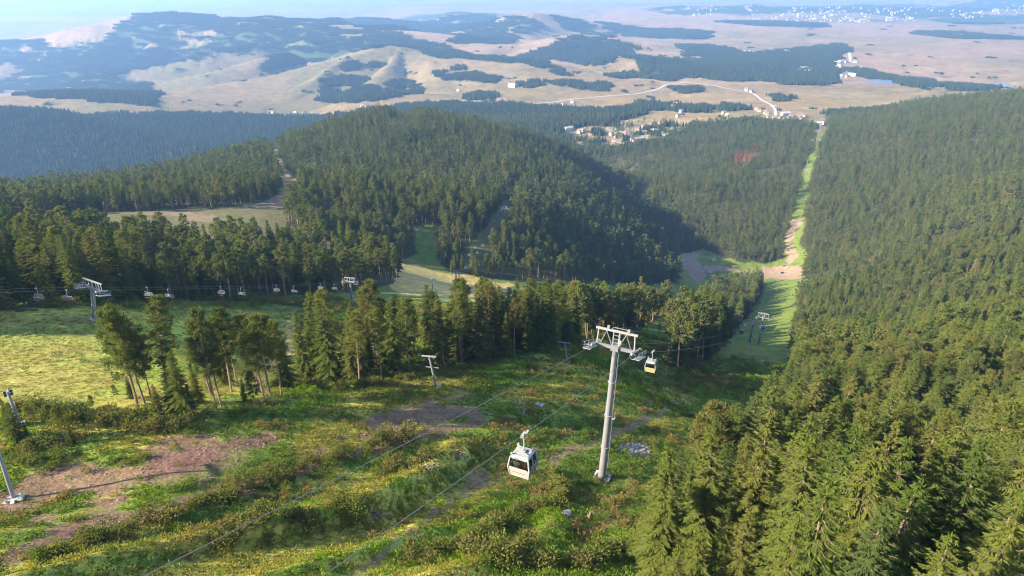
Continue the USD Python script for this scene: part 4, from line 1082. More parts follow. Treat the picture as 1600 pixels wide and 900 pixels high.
plain_material("plaster_town", (0.30, 0.275, 0.265), 0.85, vary=0.2, scale=0.02)
plain_material("plaster_warm", (0.40, 0.32, 0.25), 0.85, vary=0.08)
plain_material("tile_red", (0.17, 0.115, 0.095), 0.85, vary=0.15)
plain_material("tile_grey", (0.30, 0.29, 0.29), 0.8, vary=0.12)
plain_material("asphalt_pale", (0.33, 0.31, 0.285), 0.9, vary=0.1)
plain_material("car_dark", (0.02, 0.022, 0.03), 0.25)
plain_material("skin", (0.52, 0.32, 0.24), 0.6)
plain_material("hair_light", (0.40, 0.26, 0.14), 0.7)
plain_material("hair_grey", (0.45, 0.42, 0.38), 0.7)
plain_material("shirt_red", (0.30, 0.10, 0.07), 0.8)
plain_material("shirt_white", (0.65, 0.60, 0.56), 0.8)
usdkit.material(stage, LOOKS + "tinted_pane", {"f": ("fresnel", {"IOR": 1.5}), "t": ("transparent_bsdf", {"color": (0.90, 0.86, 0.84)}), "g": ("glossy_bsdf", {"roughness": 0.03, "color": (0.9, 0.9, 0.9)}), "m": ("mix_closure", {})},
                [("f.fac", "m.fac"), ("t.BSDF", "m.closure1"), ("g.BSDF", "m.closure2")], surface="m.closure")
usdkit.material(stage, LOOKS + "lake_water", {"g": ("geometry", {}), "n": ("noise_texture", {"scale": 0.4, "detail": 3.0}), "b": ("bump", {"strength": 0.15, "distance": 0.3}), "p": ("principled_bsdf", {"base_color": (0.03, 0.06, 0.10), "roughness": 0.3, "specular_ior_level": 0.35})},
                [("g.position", "n.vector"), ("n.fac", "b.height"), ("b.normal", "p.normal")], surface="p.BSDF")


def tm(v, f):
    return trimesh.Trimesh(np.asarray(v, float), np.asarray(f), process=False)


def box(c0, s, rx=0.0, ry=0.0, rz=0.0):
    m = trimesh.creation.box(s)
    for a, ax in ((rx, [1, 0, 0]), (ry, [0, 1, 0]), (rz, [0, 0, 1])):
        if a:
            m.apply_transform(trimesh.transformations.rotation_matrix(math.radians(a), ax))
    m.apply_translation(c0)
    return m


def rod(p, q, r, sides=8, r2=None):
    return tm(*tube([p, q], [r, r if r2 is None else r2], sides))


def pipe(pts, r, sides=6):
    return tm(*tube(pts, r, sides))


def bar(p, q, w, h):
    """A rectangular bar from p to q."""
    p, q = np.asarray(p, float), np.asarray(q, float)
    t = unit(q - p)
    ref = np.array([0, 0, 1.0]) if abs(t[2]) < 0.95 else np.array([0, 1.0, 0])
    a = unit(np.cross(t, ref)); b = np.cross(t, a)
    m = trimesh.creation.box([1, 1, 1])
    v = m.vertices
    m.vertices = (p + q) / 2 + v[:, :1] * a * w + v[:, 1:2] * b * h + v[:, 2:] * (q - p)
    m.fix_normals()
    return m


def wheel(c0, r, w, axis=0, sides=14):
    d = np.eye(3)[axis] * w / 2
    return rod(np.array(c0) - d, np.array(c0) + d, r, sides)


def thing(name, xyz, bearing=0.0, label=None, category=None, group=None, tip=None):
    x = UsdGeom.Xform.Define(stage, "/World/" + new_name(name))
    x.AddTranslateOp().Set(Gf.Vec3d(*map(float, xyz)))
    if tip is not None:
        x.AddRotateXYZOp().Set(Gf.Vec3f(float(tip[0]), float(tip[1]), -float(bearing)))
    elif bearing:
        x.AddRotateZOp().Set(-float(bearing))
    return tag(x, label, category, group)


def holder(path):
    return UsdGeom.Xform.Define(stage, path).GetPrim()


def part(parent, name, meshes, material, smooth=False, label=None):
    parent = parent if isinstance(parent, str) else str(parent.GetPath())
    names = PART_NAMES.setdefault(parent, {})
    names[name] = names.get(name, -1) + 1
    path = f"{parent}/{name}" + (f"_{names[name]:03d}" if names[name] else "")
    m = trimesh.util.concatenate(meshes) if isinstance(meshes, list) else meshes
    p = usdkit.mesh(stage, path, m, LOOKS + material, smooth=smooth)
    if label:
        tag(p, label)
    return path


PART_NAMES = {}


def gz(x, y):
    return float(ground(np.array([float(x)]), np.array([float(y)]))[0])


def sheave_train(root, side, z, slope, wheels=6, length=5.0):
    """Wheels under a long rocker beam, a walkway outside it; the line falls away along +y."""
    x = side * 2.9
    s = part(root, "sheave_beam", [bar((x, -length / 2, z + 0.25 + slope * length / 2), (x, length / 2, z + 0.25 - slope * length / 2), 0.22, 0.30)] +
             [bar((x, y - 0.5, z - slope * y + slope * 0.5 + 0.02), (x, y + 0.5, z - slope * y - slope * 0.5 + 0.02), 0.16, 0.16) for y in np.linspace(-length / 2 + 0.6, length / 2 - 0.6, wheels // 2)], "galvanised")
    for y in np.linspace(-length / 2 + 0.2, length / 2 - 0.2, wheels):
        part(root, "sheave_wheel", wheel((x + side * 0.16, y, z - slope * y - 0.05), 0.24, 0.14), "dark_rubber", 40)
    w = x + side * 0.75
    floor = [bar((w, -length / 2, z - 0.55 + slope * length / 2), (w, length / 2, z - 0.55 - slope * length / 2), 0.85, 0.10)]
    part(root, "walkway", floor, "white_paint")
    rails = []
    for q in (-1, 0, 1):
        y = q * length * 0.48
        rails.append(rod((w + side * 0.30, y, z - 0.55 - slope * y), (w + side * 0.30, y, z + 0.5 - slope * y), 0.03, 5))
    for h in (0.0, 0.5):
        rails.append(rod((w + side * 0.30, -length / 2, z + h + slope * length / 2), (w + side * 0.30, length / 2, z + h - slope * length / 2), 0.03, 5))
    part(root, "handrail", rails, "galvanised")
    part(root, "end_ring", [pipe([(x + side * 0.25 + 0.42 * math.cos(a), e * length / 2 + e * 0.25, z - e * slope * length / 2 + 0.42 * math.sin(a)) for a in np.linspace(0, 6.28, 13)], 0.035, 4) for e in (-1, 1)], "galvanised")


def gondola_tower(xyz, bearing, H, slope, label, group=None, tip=None):
    t = thing("gondola_tower", xyz, bearing, label, "lift tower", group, tip)
    part(t, "foundation", [box((0, 0, -0.6), (2.5, 2.5, 2.0))], "concrete")
    part(t, "base_plate", [tm(*tube([(0, 0, 0.38), (0, 0, 0.52)], [1.0, 1.0], 20))] + [wheel((0.88 * math.cos(a), 0.88 * math.sin(a), 0.58), 0.06, 0.16, 2, 6) for a in np.arange(12) * 6.283 / 12], "dark_metal")
    top = H - 3.0
    cuts = [0.5, 0.27 * top, 0.52 * top, 0.77 * top, top]
    rad = np.interp(cuts, [0.5, top], [0.60, 0.37])
    for a, b, ra, rb in zip(cuts[:-1], cuts[1:], rad[:-1], rad[1:]):
        part(t, "mast_section", tm(*tube([(0, 0, a), (0, 0, b)], [ra, rb - 0.015], 24)), "mast_paint", 40)
        if b < top:
            part(t, "flange", tm(*tube([(0, 0, b - 0.07), (0, 0, b + 0.07)], [rb + 0.12, rb + 0.12], 24)), "galvanised", 40)
    lad = []
    for sx in (-0.22, 0.22):
        lad.append(rod((0.80, sx, 2.5), (0.58, sx, H - 0.2), 0.03, 5))
    for z in np.arange(2.8, H - 0.4, 0.45):
        f = (z - 2.5) / (H - 2.7)
        lad.append(rod((0.80 - 0.22 * f, -0.22, z), (0.80 - 0.22 * f, 0.22, z), 0.018, 4))
    part(t, "ladder", lad, "galvanised")
    part(t, "rest_platform", [box((0.86, 0, H * 0.45), (0.5, 0.8, 0.06)), rod((1.08, -0.4, H * 0.45), (1.08, -0.4, H * 0.45 + 1.0), 0.03, 5), rod((1.08, 0.4, H * 0.45), (1.08, 0.4, H * 0.45 + 1.0), 0.03, 5), rod((1.08, -0.4, H * 0.45 + 1.0), (1.08, 0.4, H * 0.45 + 1.0), 0.03, 5)], "white_paint")
    part(t, "crossarm", [bar((-2.7, 0, top + 0.3), (2.7, 0, top + 0.3), 0.36, 0.42), box((0, 0, top + 0.3), (1.1, 0.9, 0.75))], "mast_paint")
    part(t, "gantry_frame", [bar((sx, 0, top + 0.6), (sx, 0, H - 0.2), 0.13, 0.13) for sx in (-0.42, 0.42)] + [bar((-0.42, 0, z), (0.42, 0, z), 0.06, 0.06) for z in np.arange(top + 1.1, H - 0.3, 0.6)] + [box((0.62, -0.3, top + 1.5), (0.5, 0.06, 0.6))], "white_paint")
    part(t, "gantry_beam", [bar((-3.05, 0, H), (3.05, 0, H), 0.22, 0.30)], "white_paint")
    part(t, "hoist_bracket", [box((-1.25, 0, H + 0.42), (0.35, 0.35, 0.45)), box((1.7, 0, H + 0.42), (0.35, 0.35, 0.45)), bar((-0.5, 0, H + 0.55), (1.6, 0, H + 0.55), 0.07, 0.07), bar((-0.75, 0, H + 0.2), (-0.45, 0, H + 0.55), 0.07, 0.07)], "galvanised")
    for s in (-1, 1):
        part(t, "gantry_leg", [bar((s * 2.65, 0, H - 0.2), (s * 2.75, 0, top + 1.0), 0.16, 0.16), bar((s * 2.75, 0, top + 1.0), (s * 2.75, 0, top + 0.3), 0.16, 0.2)], "white_paint")
        part(t, "brace", [rod((s * 1.45, 0, H - 0.2), (s * 0.55, 0, top + 0.6), 0.06, 6), rod((s * 1.45, 0, H - 0.2), (s * 2.2, 0, top + 0.7), 0.05, 6)], "galvanised")
        sheave_train(t, s, top + 0.1, slope)
    return t


def chairlift_tower(xyz, bearing, H, slope, label, twin=True, tip=None):
    t = thing("chairlift_tower", xyz, bearing, label, "lift tower", "chairlift towers", tip)
    UsdGeom.Xformable(t).AddScaleOp().Set(Gf.Vec3f(0.74, 0.74, 1.0))
    part(t, "foundation", [box((0, 0, -0.5), (2.2, 1.8, 1.7))], "concrete")
    for sx in ((-0.36, 0.36) if twin else (0,)):
        part(t, "mast", tm(*tube([(sx, 0, 0.3), (sx, 0, H - 1.6)], [0.36, 0.28] if twin else [0.5, 0.36], 18)), "mast_paint", 40)
    part(t, "crossarm", [bar((-2.9, 0, H - 1.5), (2.9, 0, H - 1.5), 0.4, 0.5)], "mast_paint")
    part(t, "gantry_beam", [bar((-3.0, 0, H + 0.2), (3.0, 0, H + 0.2), 0.26, 0.3)], "white_paint")
    part(t, "gantry_post", [bar((0, 0, H - 1.4), (0, 0, H + 0.35), 0.3, 0.3)], "white_paint")
    for s in (-1, 1):
        for f in (0.35, 0.62, 0.9):
            part(t, "hanger_strut", [bar((s * 2.9 * f, 0, H + 0.1), (s * (2.9 * f + 0.45), 0, H - 1.3), 0.14, 0.14)], "white_paint")
        sheave_train(t, s, H - 1.75, slope, 6, 4.2)
    return t


def tow_pylon(xyz, bearing, H, label, tip=None, arm=1.7, crossed=True):
    t = thing("tow_lift_pylon", xyz, bearing, label, "lift pylon", "old tow lift pylons", tip)
    part(t, "foundation", [box((0, 0, -0.25), (1.3, 1.3, 0.9))], "concrete")
    part(t, "post", tm(*tube([(0, 0, 0.2), (0, 0, H)], [0.24, 0.17], 14)), "mast_paint", 40)
    part(t, "crossarm", [bar((-arm, 0, H - 0.05), (arm, 0, H - 0.05), 0.22, 0.24)], "mast_paint")
    for s in (-1, 1):
        part(t, "sheave_wheel", [wheel((s * arm * 0.9, y, H - 0.32), 0.2, 0.1) for y in (-0.35, 0.35)], "dark_rubber", 40)
    if crossed:
        part(t, "service_rail", [bar((-arm, 0.25, H * 0.62), (arm * 0.9, 0.25, H * 0.62), 0.08, 0.1)], "galvanised")
    return t


def prism_panel(corners, depth):
    """A flat panel through four corners, thickened inwards."""
    q = np.asarray(corners, float)
    n = unit(np.cross(q[1] - q[0], q[2] - q[0]))
    v = np.vstack([q, q - n * depth])
    m = trimesh.Trimesh(v, [[0, 1, 2], [0, 2, 3], [4, 6, 5], [4, 7, 6], [0, 4, 5], [0, 5, 1], [1, 5, 6], [1, 6, 2], [2, 6, 7], [2, 7, 3], [3, 7, 4], [3, 4, 0]], process=False)
    return m


def ring(z, hx, hy):
    return np.array([(-hx, -hy, z), (hx, -hy, z), (hx, hy, z), (-hx, hy, z)])


def gondola_cabin(xyz, bearing, label, panel="cream_panel", group=None, size=0.9, tip=None):
    """Hangs from the rope at its origin; y runs along the rope."""
    t = thing("gondola_cabin", xyz, bearing, label, "gondola cabin", group, tip)
    UsdGeom.Xformable(t).AddScaleOp().Set(Gf.Vec3f(size, size, size))
    part(t, "grip", [box((0, 0, 0.02), (0.24, 0.75, 0.22)), wheel((0.16, -0.3, 0.05), 0.13, 0.1), wheel((0.16, 0.3, 0.05), 0.13, 0.1), box((0.22, 0.42, 0.12), (0.16, 0.42, 0.12), 18)], "white_paint")
    part(t, "hanger_arm", [pipe([(0, 0, -0.05), (0.08, 0, -0.35), (0.12, 0, -0.9), (0.06, 0, -1.5), (0, 0, -1.85)], 0.07, 8)], "white_paint", 40)
    zt, zb, zf = -1.95, -3.15, -4.15
    top, roof, belt, foot = ring(zt + 0.06, 0.74, 0.70), ring(zt - 0.12, 0.90, 0.86), ring(zb, 1.08, 1.03), ring(zf, 0.92, 0.88)
    rv = np.vstack([top, roof])
    part(t, "roof", [trimesh.Trimesh(rv, [[0, 1, 2], [0, 2, 3], [4, 6, 5], [4, 7, 6]] + [f for i in range(4) for f in ([i, 4 + i, 4 + (i + 1) % 4], [i, 4 + (i + 1) % 4, (i + 1) % 4])], process=False)], "grey_roof")
    part(t, "roof_frame", [bar((-0.72, y, zt + 0.12), (0.72, y, zt + 0.12), 0.09, 0.08) for y in (-0.35, 0.35)] + [box((0, 0, zt + 0.16), (0.55, 0.5, 0.14)), box((0.4, -0.3, zt + 0.13), (0.28, 0.22, 0.1)), box((-0.42, 0.2, zt + 0.13), (0.3, 0.2, 0.08))], "white_paint")
    for sx, sy in ((-1, -1), (1, -1), (1, 1), (-1, 1)):
        part(t, "roof_bumper", [pipe([(sx * 0.62, sy * 0.7, zt + 0.02), (sx * 0.80, sy * 0.74, zt + 0.20), (sx * 0.92, sy * 0.78, zt + 0.06)], 0.055, 6), box((sx * 0.80, sy * 0.74, zt + 0.2), (0.14, 0.14, 0.14))], "white_paint")
        part(t, "corner_post", [bar((sx * 0.89, sy * 0.85, zt - 0.10), (sx * 1.07, sy * 1.02, zb + 0.02), 0.11, 0.11), bar((sx * 1.07, sy * 1.02, zb + 0.02), (sx * 0.91, sy * 0.87, zf), 0.10, 0.10)], "white_paint")
    names = ("end", "side", "end", "side")
    for i in range(4):
        j = (i + 1) % 4
        a, b, c1, d = belt[i], belt[j], roof[j], roof[i]
        pad = 0.08
        lo = lambda p, q, f: p + (q - p) * f
        w0, w1 = lo(lo(a, b, 0.07), lo(d, c1, 0.07), 0.06), lo(lo(a, b, 0.93), lo(d, c1, 0.93), 0.06)
        w2, w3 = lo(lo(a, b, 0.93), lo(d, c1, 0.93), 0.93), lo(lo(a, b, 0.07), lo(d, c1, 0.07), 0.93)
        if i % 2 == 0:
            part(t, "window_pane", prism_panel([w0, w1, w2, w3], 0.02), "tinted_pane")
            part(t, "window_top_rail", bar(w3 * [0.99, 0.99, 1], w2 * [0.99, 0.99, 1], 0.06, 0.10), "white_paint")
            part(t, "window_bottom_rail", bar(w0, w1, 0.05, 0.07), "white_paint")
            fa, fb = foot[i], foot[j]
            part(t, "lower_panel", prism_panel([lo(fa, fb, 0.04), lo(fa, fb, 0.96), lo(a, b, 0.96), lo(a, b, 0.04)], 0.05), panel)
            part(t, "ledge", [bar(lo(lo(fa, a, 0.55), lo(fb, b, 0.55), 0.2) * [1.02, 1.02, 1], lo(lo(fa, a, 0.55), lo(fb, b, 0.55), 0.8) * [1.02, 1.02, 1], 0.03, 0.03)], "dark_metal")
        else:
            for h0, h1 in ((0.06, 0.49), (0.51, 0.94)):
                dr = part(t, "door" if i == 1 else "side_wall", prism_panel([lo(foot[i], foot[j], h0), lo(foot[i], foot[j], h1), lo(a, b, h1), lo(a, b, h0)], 0.05), "dark_metal")
                u0, u1 = lo(lo(a, b, h0), lo(d, c1, h0), 0.04), lo(lo(a, b, h1), lo(d, c1, h1), 0.04)
                u2, u3 = lo(lo(a, b, h1), lo(d, c1, h1), 0.94), lo(lo(a, b, h0), lo(d, c1, h0), 0.94)
                part(t, "door_pane" if i == 1 else "side_pane", prism_panel([u0, u1, u2, u3], 0.02), "tinted_pane")
                part(t, "door_post", bar(u0, u3, 0.05, 0.05), "white_paint")
                part(t, "door_post", bar(u1, u2, 0.05, 0.05), "white_paint")
    part(t, "ski_rack", [bar((1.15, y, zb - 0.4), (1.10, y, zb + 0.5), 0.08, 0.05) for y in (-0.62, -0.3, 0.3, 0.62)] + [bar((1.13, -0.7, zb + 0.1), (1.13, 0.7, zb + 0.1), 0.05, 0.05)], "white_paint")
    part(t, "floor", [box((0, 0, zf + 0.03), (1.82, 1.74, 0.08))], "cabin_lining")
    part(t, "ceiling", [box((0, 0, zt - 0.16), (1.66, 1.58, 0.05))], "cabin_lining")
    for sy in (-1, 1):
        part(t, "bench", [box((0, sy * 0.60, zf + 0.46), (1.6, 0.40, 0.07)), box((0, sy * 0.78, zf + 0.30), (1.5, 0.05, 0.4))], "chair_seat")
    return t


def chair(xyz, bearing):
    path = "/World/forms/lift_chair"
    if not stage.GetPrimAtPath(path):
        UsdGeom.Xform.Define(stage, path)
        part(path, "grip", [box((0, 0, 0), (0.2, 0.5, 0.2))], "galvanised")
        part(path, "hanger", [pipe([(0, 0, 0), (0.0, -0.12, -0.5), (0.0, -0.18, -1.2), (0, -0.1, -1.75)], 0.06, 6)], "galvanised")
        part(path, "frame", [bar((-1.35, -0.1, -1.75), (1.35, -0.1, -1.75), 0.1, 0.1)] + [pipe([(s * 1.3, -0.1, -1.75), (s * 1.36, -0.25, -2.3), (s * 1.32, -0.1, -2.75), (s * 1.3, 0.5, -2.8)], 0.05, 5) for s in (-1, 1)] + [pipe([(s * 0.45, -0.1, -1.75), (s * 0.45, -0.3, -2.4), (s * 0.45, -0.12, -2.75)], 0.04, 5) for s in (-1, 1)], "galvanised")
        part(path, "backrest", [box((0, -0.26, -2.38), (2.5, 0.08, 0.40), 8)], "chair_seat")
        part(path, "seat", [box((0, 0.16, -2.76), (2.55, 0.52, 0.10), 4)], "chair_seat")
        part(path, "safety_bar", [pipe([(-1.3, -0.2, -2.2), (-1.25, 0.55, -2.4), (1.25, 0.55, -2.4), (1.3, -0.2, -2.2)], 0.035, 5)], "galvanised")
        part(path, "footrest", [pipe([(-0.9, 0.55, -2.4), (-0.9, 0.75, -3.2), (0.9, 0.75, -3.2), (0.9, 0.55, -2.4)], 0.03, 5)], "galvanised")
    return path


# ---- the gondola line
T1 = np.array(hit(940, 748)); T1[2] = gz(T1[0], T1[1])
H1 = 26.8
LB = 23.4
lb = math.radians(LB)
ldir, lside = np.array([math.sin(lb), math.cos(lb)]), np.array([math.cos(lb), -math.sin(lb)])
gondola_tower(T1, LB, H1, 0.42, "tall pale steel gondola tower on a concrete base in the open meadow", tip=(0, 1.5))


def at_u(u, Y, H=0.0):
    """Ground point at distance Y ahead that shows in column u."""
    x = (u - 800) / FPX * Y
    for _ in range(30):
        z = gz(x, Y) + H
        x = (u - 800) / FPX * (Y * CP - z * SP)
    return np.array([x, Y, gz(x, Y)])


T2a, T2b = at_u(1171, 312), at_u(1182, 352)
heads = [np.array([*(T1[:2] + lside * 0.62), -49.5])]
for p, vt, label in ((T2a, 523, "shaded gondola tower lower down the run, nearer of the close pair"), (T2b, 490, "sunlit gondola tower just beyond the shaded one on the run")):
    top = at(0, vt, p[1])[2]
    H = float(np.clip(top - p[2], 14, 36))
    gondola_tower(p, LB, H, 0.33, label)
    heads.append(p + [0, 0, H - 3.0])
for ub, vb, ut, vt, label in ((1257, 287, 1260, 263, "far gondola tower midway up the bright green lift cut"), (1275, 223, 1278, 203, "far gondola tower where the dirt patch ends in the green lift cut"), (1281, 203, 1284, 184, "farthest gondola tower on the skyline of the lift cut")):
    p = hit(ub, vb); p[2] = gz(p[0], p[1])
    H = float(np.clip(at(0, vt, p[1])[2] - p[2], 12, 34))
    gondola_tower(p, LB, H, 0.0, label)
    heads.append(p + [0, 0, H - 3.0])


def rope(points, sag):
    out = []
    for a, b in zip(points[:-1], points[1:]):
        for k in np.linspace(0, 1, 24, endpoint=False):
            q = a + (b - a) * k
            q = q - np.array([0, 0, 4 * sag * np.hypot(*(b - a)[:2]) * k * (1 - k)])
            out.append(q)
    out.append(points[-1])
    return np.array(out)


back = []
for s in np.linspace(150, 3, 40):
    back.append(np.array([heads[0][0] - ldir[0] * s, heads[0][1] - ldir[1] * s, heads[0][2] + 0.351 * s + 0.000156 * s * s]))
ROPE = {}
for s, nm in ((-1, "upper"), (1, "lower")):
    off = np.append(lside * 3.05 * s, 0)
    line = np.vstack([np.array(back), rope(np.array(heads), 0.012)]) + off
    ROPE[s] = line
    m = tm(*tube(line, np.full(len(line), 0.027), 6))
    tag(usdkit.mesh(stage, "/World/" + new_name("gondola_cable"), m, LOOKS + "steel_rope", smooth=True), {"upper": "thin steel gondola cable running left of the tall tower", "lower": "thin steel gondola cable carrying the cabin with two passengers"}[nm], "cable")


def on_rope(side, u, near=0.0, far=1e9):
    line = ROPE[side]
    uu, vv, dd = project(line)
    ok = (line[:-1, 1] > max(near, 12)) & (line[:-1, 1] < far) & ((uu[:-1] - u) * (uu[1:] - u) <= 0)
    if not ok.any():
        idx = np.nonzero((line[:, 1] > max(near, 12)) & (line[:, 1] < far))[0]
        return line[idx[np.argmin(np.abs(uu[idx] - u))]]
    k = np.nonzero(ok)[0][0]
    f = (u - uu[k]) / (uu[k + 1] - uu[k] + 1e-12)
    return line[k] + (line[k + 1] - line[k]) * f


near_cabin = on_rope(1, 817, 20, 80)
gondola_cabin(near_cabin, LB + 2, "white gondola cabin with two passengers behind its big window", tip=(0, 0))
p = on_rope(1, 1018, 88, 140)
gondola_cabin(p, LB, "gondola cabin with a yellow lower panel just past the tall tower", "yellow_panel", None, 0.8)
for side, u, near, far, label in ((-1, 1160, 200, 420, "small gondola cabin left of the shaded tower"), (1, 1186, 330, 700, "small gondola cabin right of the sunlit tower"), (1, 1219, 500, 1000, "small white gondola cabin above the dirt road"), (-1, 1262, 800, 1500, "tiny gondola cabin far up the lift cut")):
    try:
        gondola_cabin(on_rope(side, u, near, far), LB, label, group="distant gondola cabins")
    except IndexError:
        print("no rope at", u)


# ---- the two passengers
def capsule_body(joints, bones):
    import manifold3d
    parts = []
    for a, b in bones:
        pts = []
        for j in (a, b):
            c0, r = np.array(joints[j][:3]), joints[j][3]
            s = trimesh.creation.icosphere(2, r)
            pts.append(s.vertices + c0)
        parts.append(manifold3d.Manifold.hull_points(np.vstack(pts)))
    m = parts[0]
    for q in parts[1:]:
        m = m + q
    m = m.refine_to_length(0.035).to_mesh()
    t = trimesh.Trimesh(m.vert_properties[:, :3], m.tri_verts)
    trimesh.smoothing.filter_taubin(t, iterations=8)
    return t


def passenger(xyz, bearing, shirt, hair, label, seed):
    """Sitting: hips at the origin's height 0.48, looking along +y."""
    t = thing("person", xyz, bearing, label, "person", None)
    J = {"hip": (0, 0, 0.58, 0.15), "waist": (0, -0.02, 0.78, 0.135), "chest": (0, -0.03, 1.0, 0.155), "neck": (0, 0.0, 1.19, 0.055), "head": (0, 0.03, 1.36, 0.095), "chin": (0, 0.075, 1.29, 0.05), "nose": (0, 0.135, 1.345, 0.014),
         "earl": (-0.095, 0.02, 1.35, 0.02), "earr": (0.095, 0.02, 1.35, 0.02)}
    B = [("hip", "waist"), ("waist", "chest"), ("chest", "neck"), ("neck", "head"), ("head", "chin"), ("head", "nose"), ("head", "earl"), ("head", "earr")]
    S = []
    for s, n in ((-1, "l"), (1, "r")):
        J |= {f"sh{n}": (s * 0.19, -0.02, 1.10, 0.065), f"el{n}": (s * 0.25, 0.10, 0.84, 0.048), f"wr{n}": (s * 0.13, 0.34, 0.74, 0.032), f"pa{n}": (s * 0.11, 0.42, 0.72, 0.036), f"hp{n}": (s * 0.10, 0.02, 0.56, 0.10), f"kn{n}": (s * 0.13, 0.45, 0.56, 0.065), f"an{n}": (s * 0.13, 0.47, 0.13, 0.042), f"to{n}": (s * 0.14, 0.66, 0.08, 0.038)}
        B += [("chest", f"sh{n}"), (f"sh{n}", f"el{n}"), (f"el{n}", f"wr{n}"), (f"wr{n}", f"pa{n}"), ("hip", f"hp{n}"), (f"hp{n}", f"kn{n}"), (f"kn{n}", f"an{n}"), (f"an{n}", f"to{n}")]
        for q in range(4):
            J[f"f{n}{q}"] = (s * (0.08 + 0.019 * q), 0.455, 0.715, 0.010); J[f"g{n}{q}"] = (s * (0.08 + 0.02 * q), 0.50 - 0.008 * abs(q - 1.5), 0.695, 0.009)
            B += [(f"pa{n}", f"f{n}{q}"), (f"f{n}{q}", f"g{n}{q}")]
        J[f"t{n}"] = (s * 0.065, 0.44, 0.735, 0.011); B.append((f"pa{n}", f"t{n}"))
    part(t, "body", capsule_body(J, B), "skin", True)
    K = {k: (v[0], v[1], v[2], v[3] + 0.014) for k, v in J.items()}
    part(t, "shirt", capsule_body(K, [("hip", "waist"), ("waist", "chest"), ("chest", "shl"), ("chest", "shr"), ("shl", "ell"), ("shr", "elr")]), shirt, True)
    part(t, "trousers", capsule_body(K, [("hip", "hpl"), ("hip", "hpr"), ("hpl", "knl"), ("hpr", "knr"), ("knl", "anl"), ("knr", "anr")]), "dark_metal", True)
    part(t, "hair", capsule_body({"a": (0, -0.005, 1.40, 0.097), "b": (0, -0.045, 1.33, 0.085)}, [("a", "b")]), hair, True)


for off, shirt, hair, label in ((-0.38, "shirt_white", "hair_grey", "light-haired passenger in pale clothes sitting on the outer side of the cabin"), (0.42, "shirt_red", "hair_light", "passenger with reddish hair sitting nearer the cabin door")):
    q = near_cabin[:2] + lside * off + ldir * (-0.56)
    passenger((q[0], q[1], near_cabin[2] - 4.15 * 0.9 + 0.16), LB, shirt, hair, label, 1)

# ---- the chairlift on the left
cA = np.array(hit(148, 500)); cA[2] = gz(cA[0], cA[1])
CB = 13.0
cb = math.radians(CB)
cdir, cside = np.array([math.sin(cb), math.cos(cb)]), np.array([math.cos(cb), -math.sin(cb)])
cheads = []
cTw = [(cA, 436, "twin-mast chairlift tower standing on the shaded left meadow", True)]
pB = at_u(551, 245)
cTw.append((pB, 434, "chairlift tower rising behind the tall spruces of the grove", True))
cTw.append((np.array(hit(713, 447)), 423, "chairlift tower on the sunlit strip of grass", True))
cTw.append((np.array(hit(789, 344)), 323, "nearer of two chairlift towers in the dark gap on the middle hill", False))
cTw.append((np.array(hit(801, 330)), 309, "farther of two chairlift towers in the dark gap on the middle hill", False))
for p, vt, label, twin in cTw:
    p = np.array([p[0], p[1], gz(p[0], p[1])])
    H = float(np.clip(at(0, vt, p[1])[2] - p[2] - 0.2, 8.0, 18))
    chairlift_tower(p, CB, H, 0.3 if p[1] < 300 else 0.0, label, twin, (0, 13) if p is cTw[0][0] or p[1] < 135 else None)
    cheads.append(p + np.append(cside * (1.8 if p[1] < 135 else 0), H - 1.72))
cback = [np.array([cA[0] - cdir[0] * s, cA[1] - cdir[1] * s, cheads[0][2] + 0.40 * s + 0.001 * s * s]) for s in np.linspace(90, 3, 16)]
for s, label in ((-1, "chairlift haul rope on the forest side"), (1, "chairlift haul rope on the meadow side")):
    off = np.append(cside * 2.3 * s, 0)
    line = np.vstack([np.array(cback), rope(np.array(cheads), 0.006)]) + off
    ROPE["c", s] = line
    tag(usdkit.mesh(stage, "/World/" + new_name("chairlift_cable"), tm(*tube(line, np.full(len(line), 0.022), 5)), LOOKS + "steel_rope", smooth=True), label, "cable")
CH = [(-1, 56), (1, 103), (-1, 229), (1, 262), (-1, 344), (1, 376), (-1, 431), (1, 459), (-1, 500), (1, 522), (-1, 580), (1, 574), (1, 728), (-1, 733), (1, 746), (-1, 742), (1, 754), (1, 765)]
n = 0
NEARBY = ["left of the twin-mast tower, nearer the picture edge", "between the picture edge and the twin-mast tower", "just right of the twin-mast tower", "above the leftmost pines of the clump", "above the middle of the pine clump", "above the right pines of the clump", "above the gap right of the pine clump", "beside the tall spruce of the grove", "behind the tall spruce of the grove", "left of the tower behind the grove", "at the end of the left wood", "right of the tower behind the grove", "beside the tower on the sunlit strip", "lower left of the four over the dark hill", "lower right of the four over the dark hill", "upper left of the four over the dark hill", "upper right of the four over the dark hill", "topmost right over the dark hill gap"]
for i, (s, u) in enumerate(CH):
    line = ROPE["c", s]
    uu, vv, dd = project(line)
    ok = np.nonzero((line[:-1, 1] > 60) & ((uu[:-1] - u) * (uu[1:] - u) <= 0))[0]
    if not len(ok):
        print("no chair at", u); continue
    k = ok[0]
    f = (u - uu[k]) / (uu[k + 1] - uu[k])
    q = line[k] + (line[k + 1] - line[k]) * f
    reference("lift_chair", chair(None, 0), q, -CB + (180 if s < 0 else 0), 0.74, "empty wide chairlift chair " + NEARBY[i], "lift chair", "chairlift chairs")

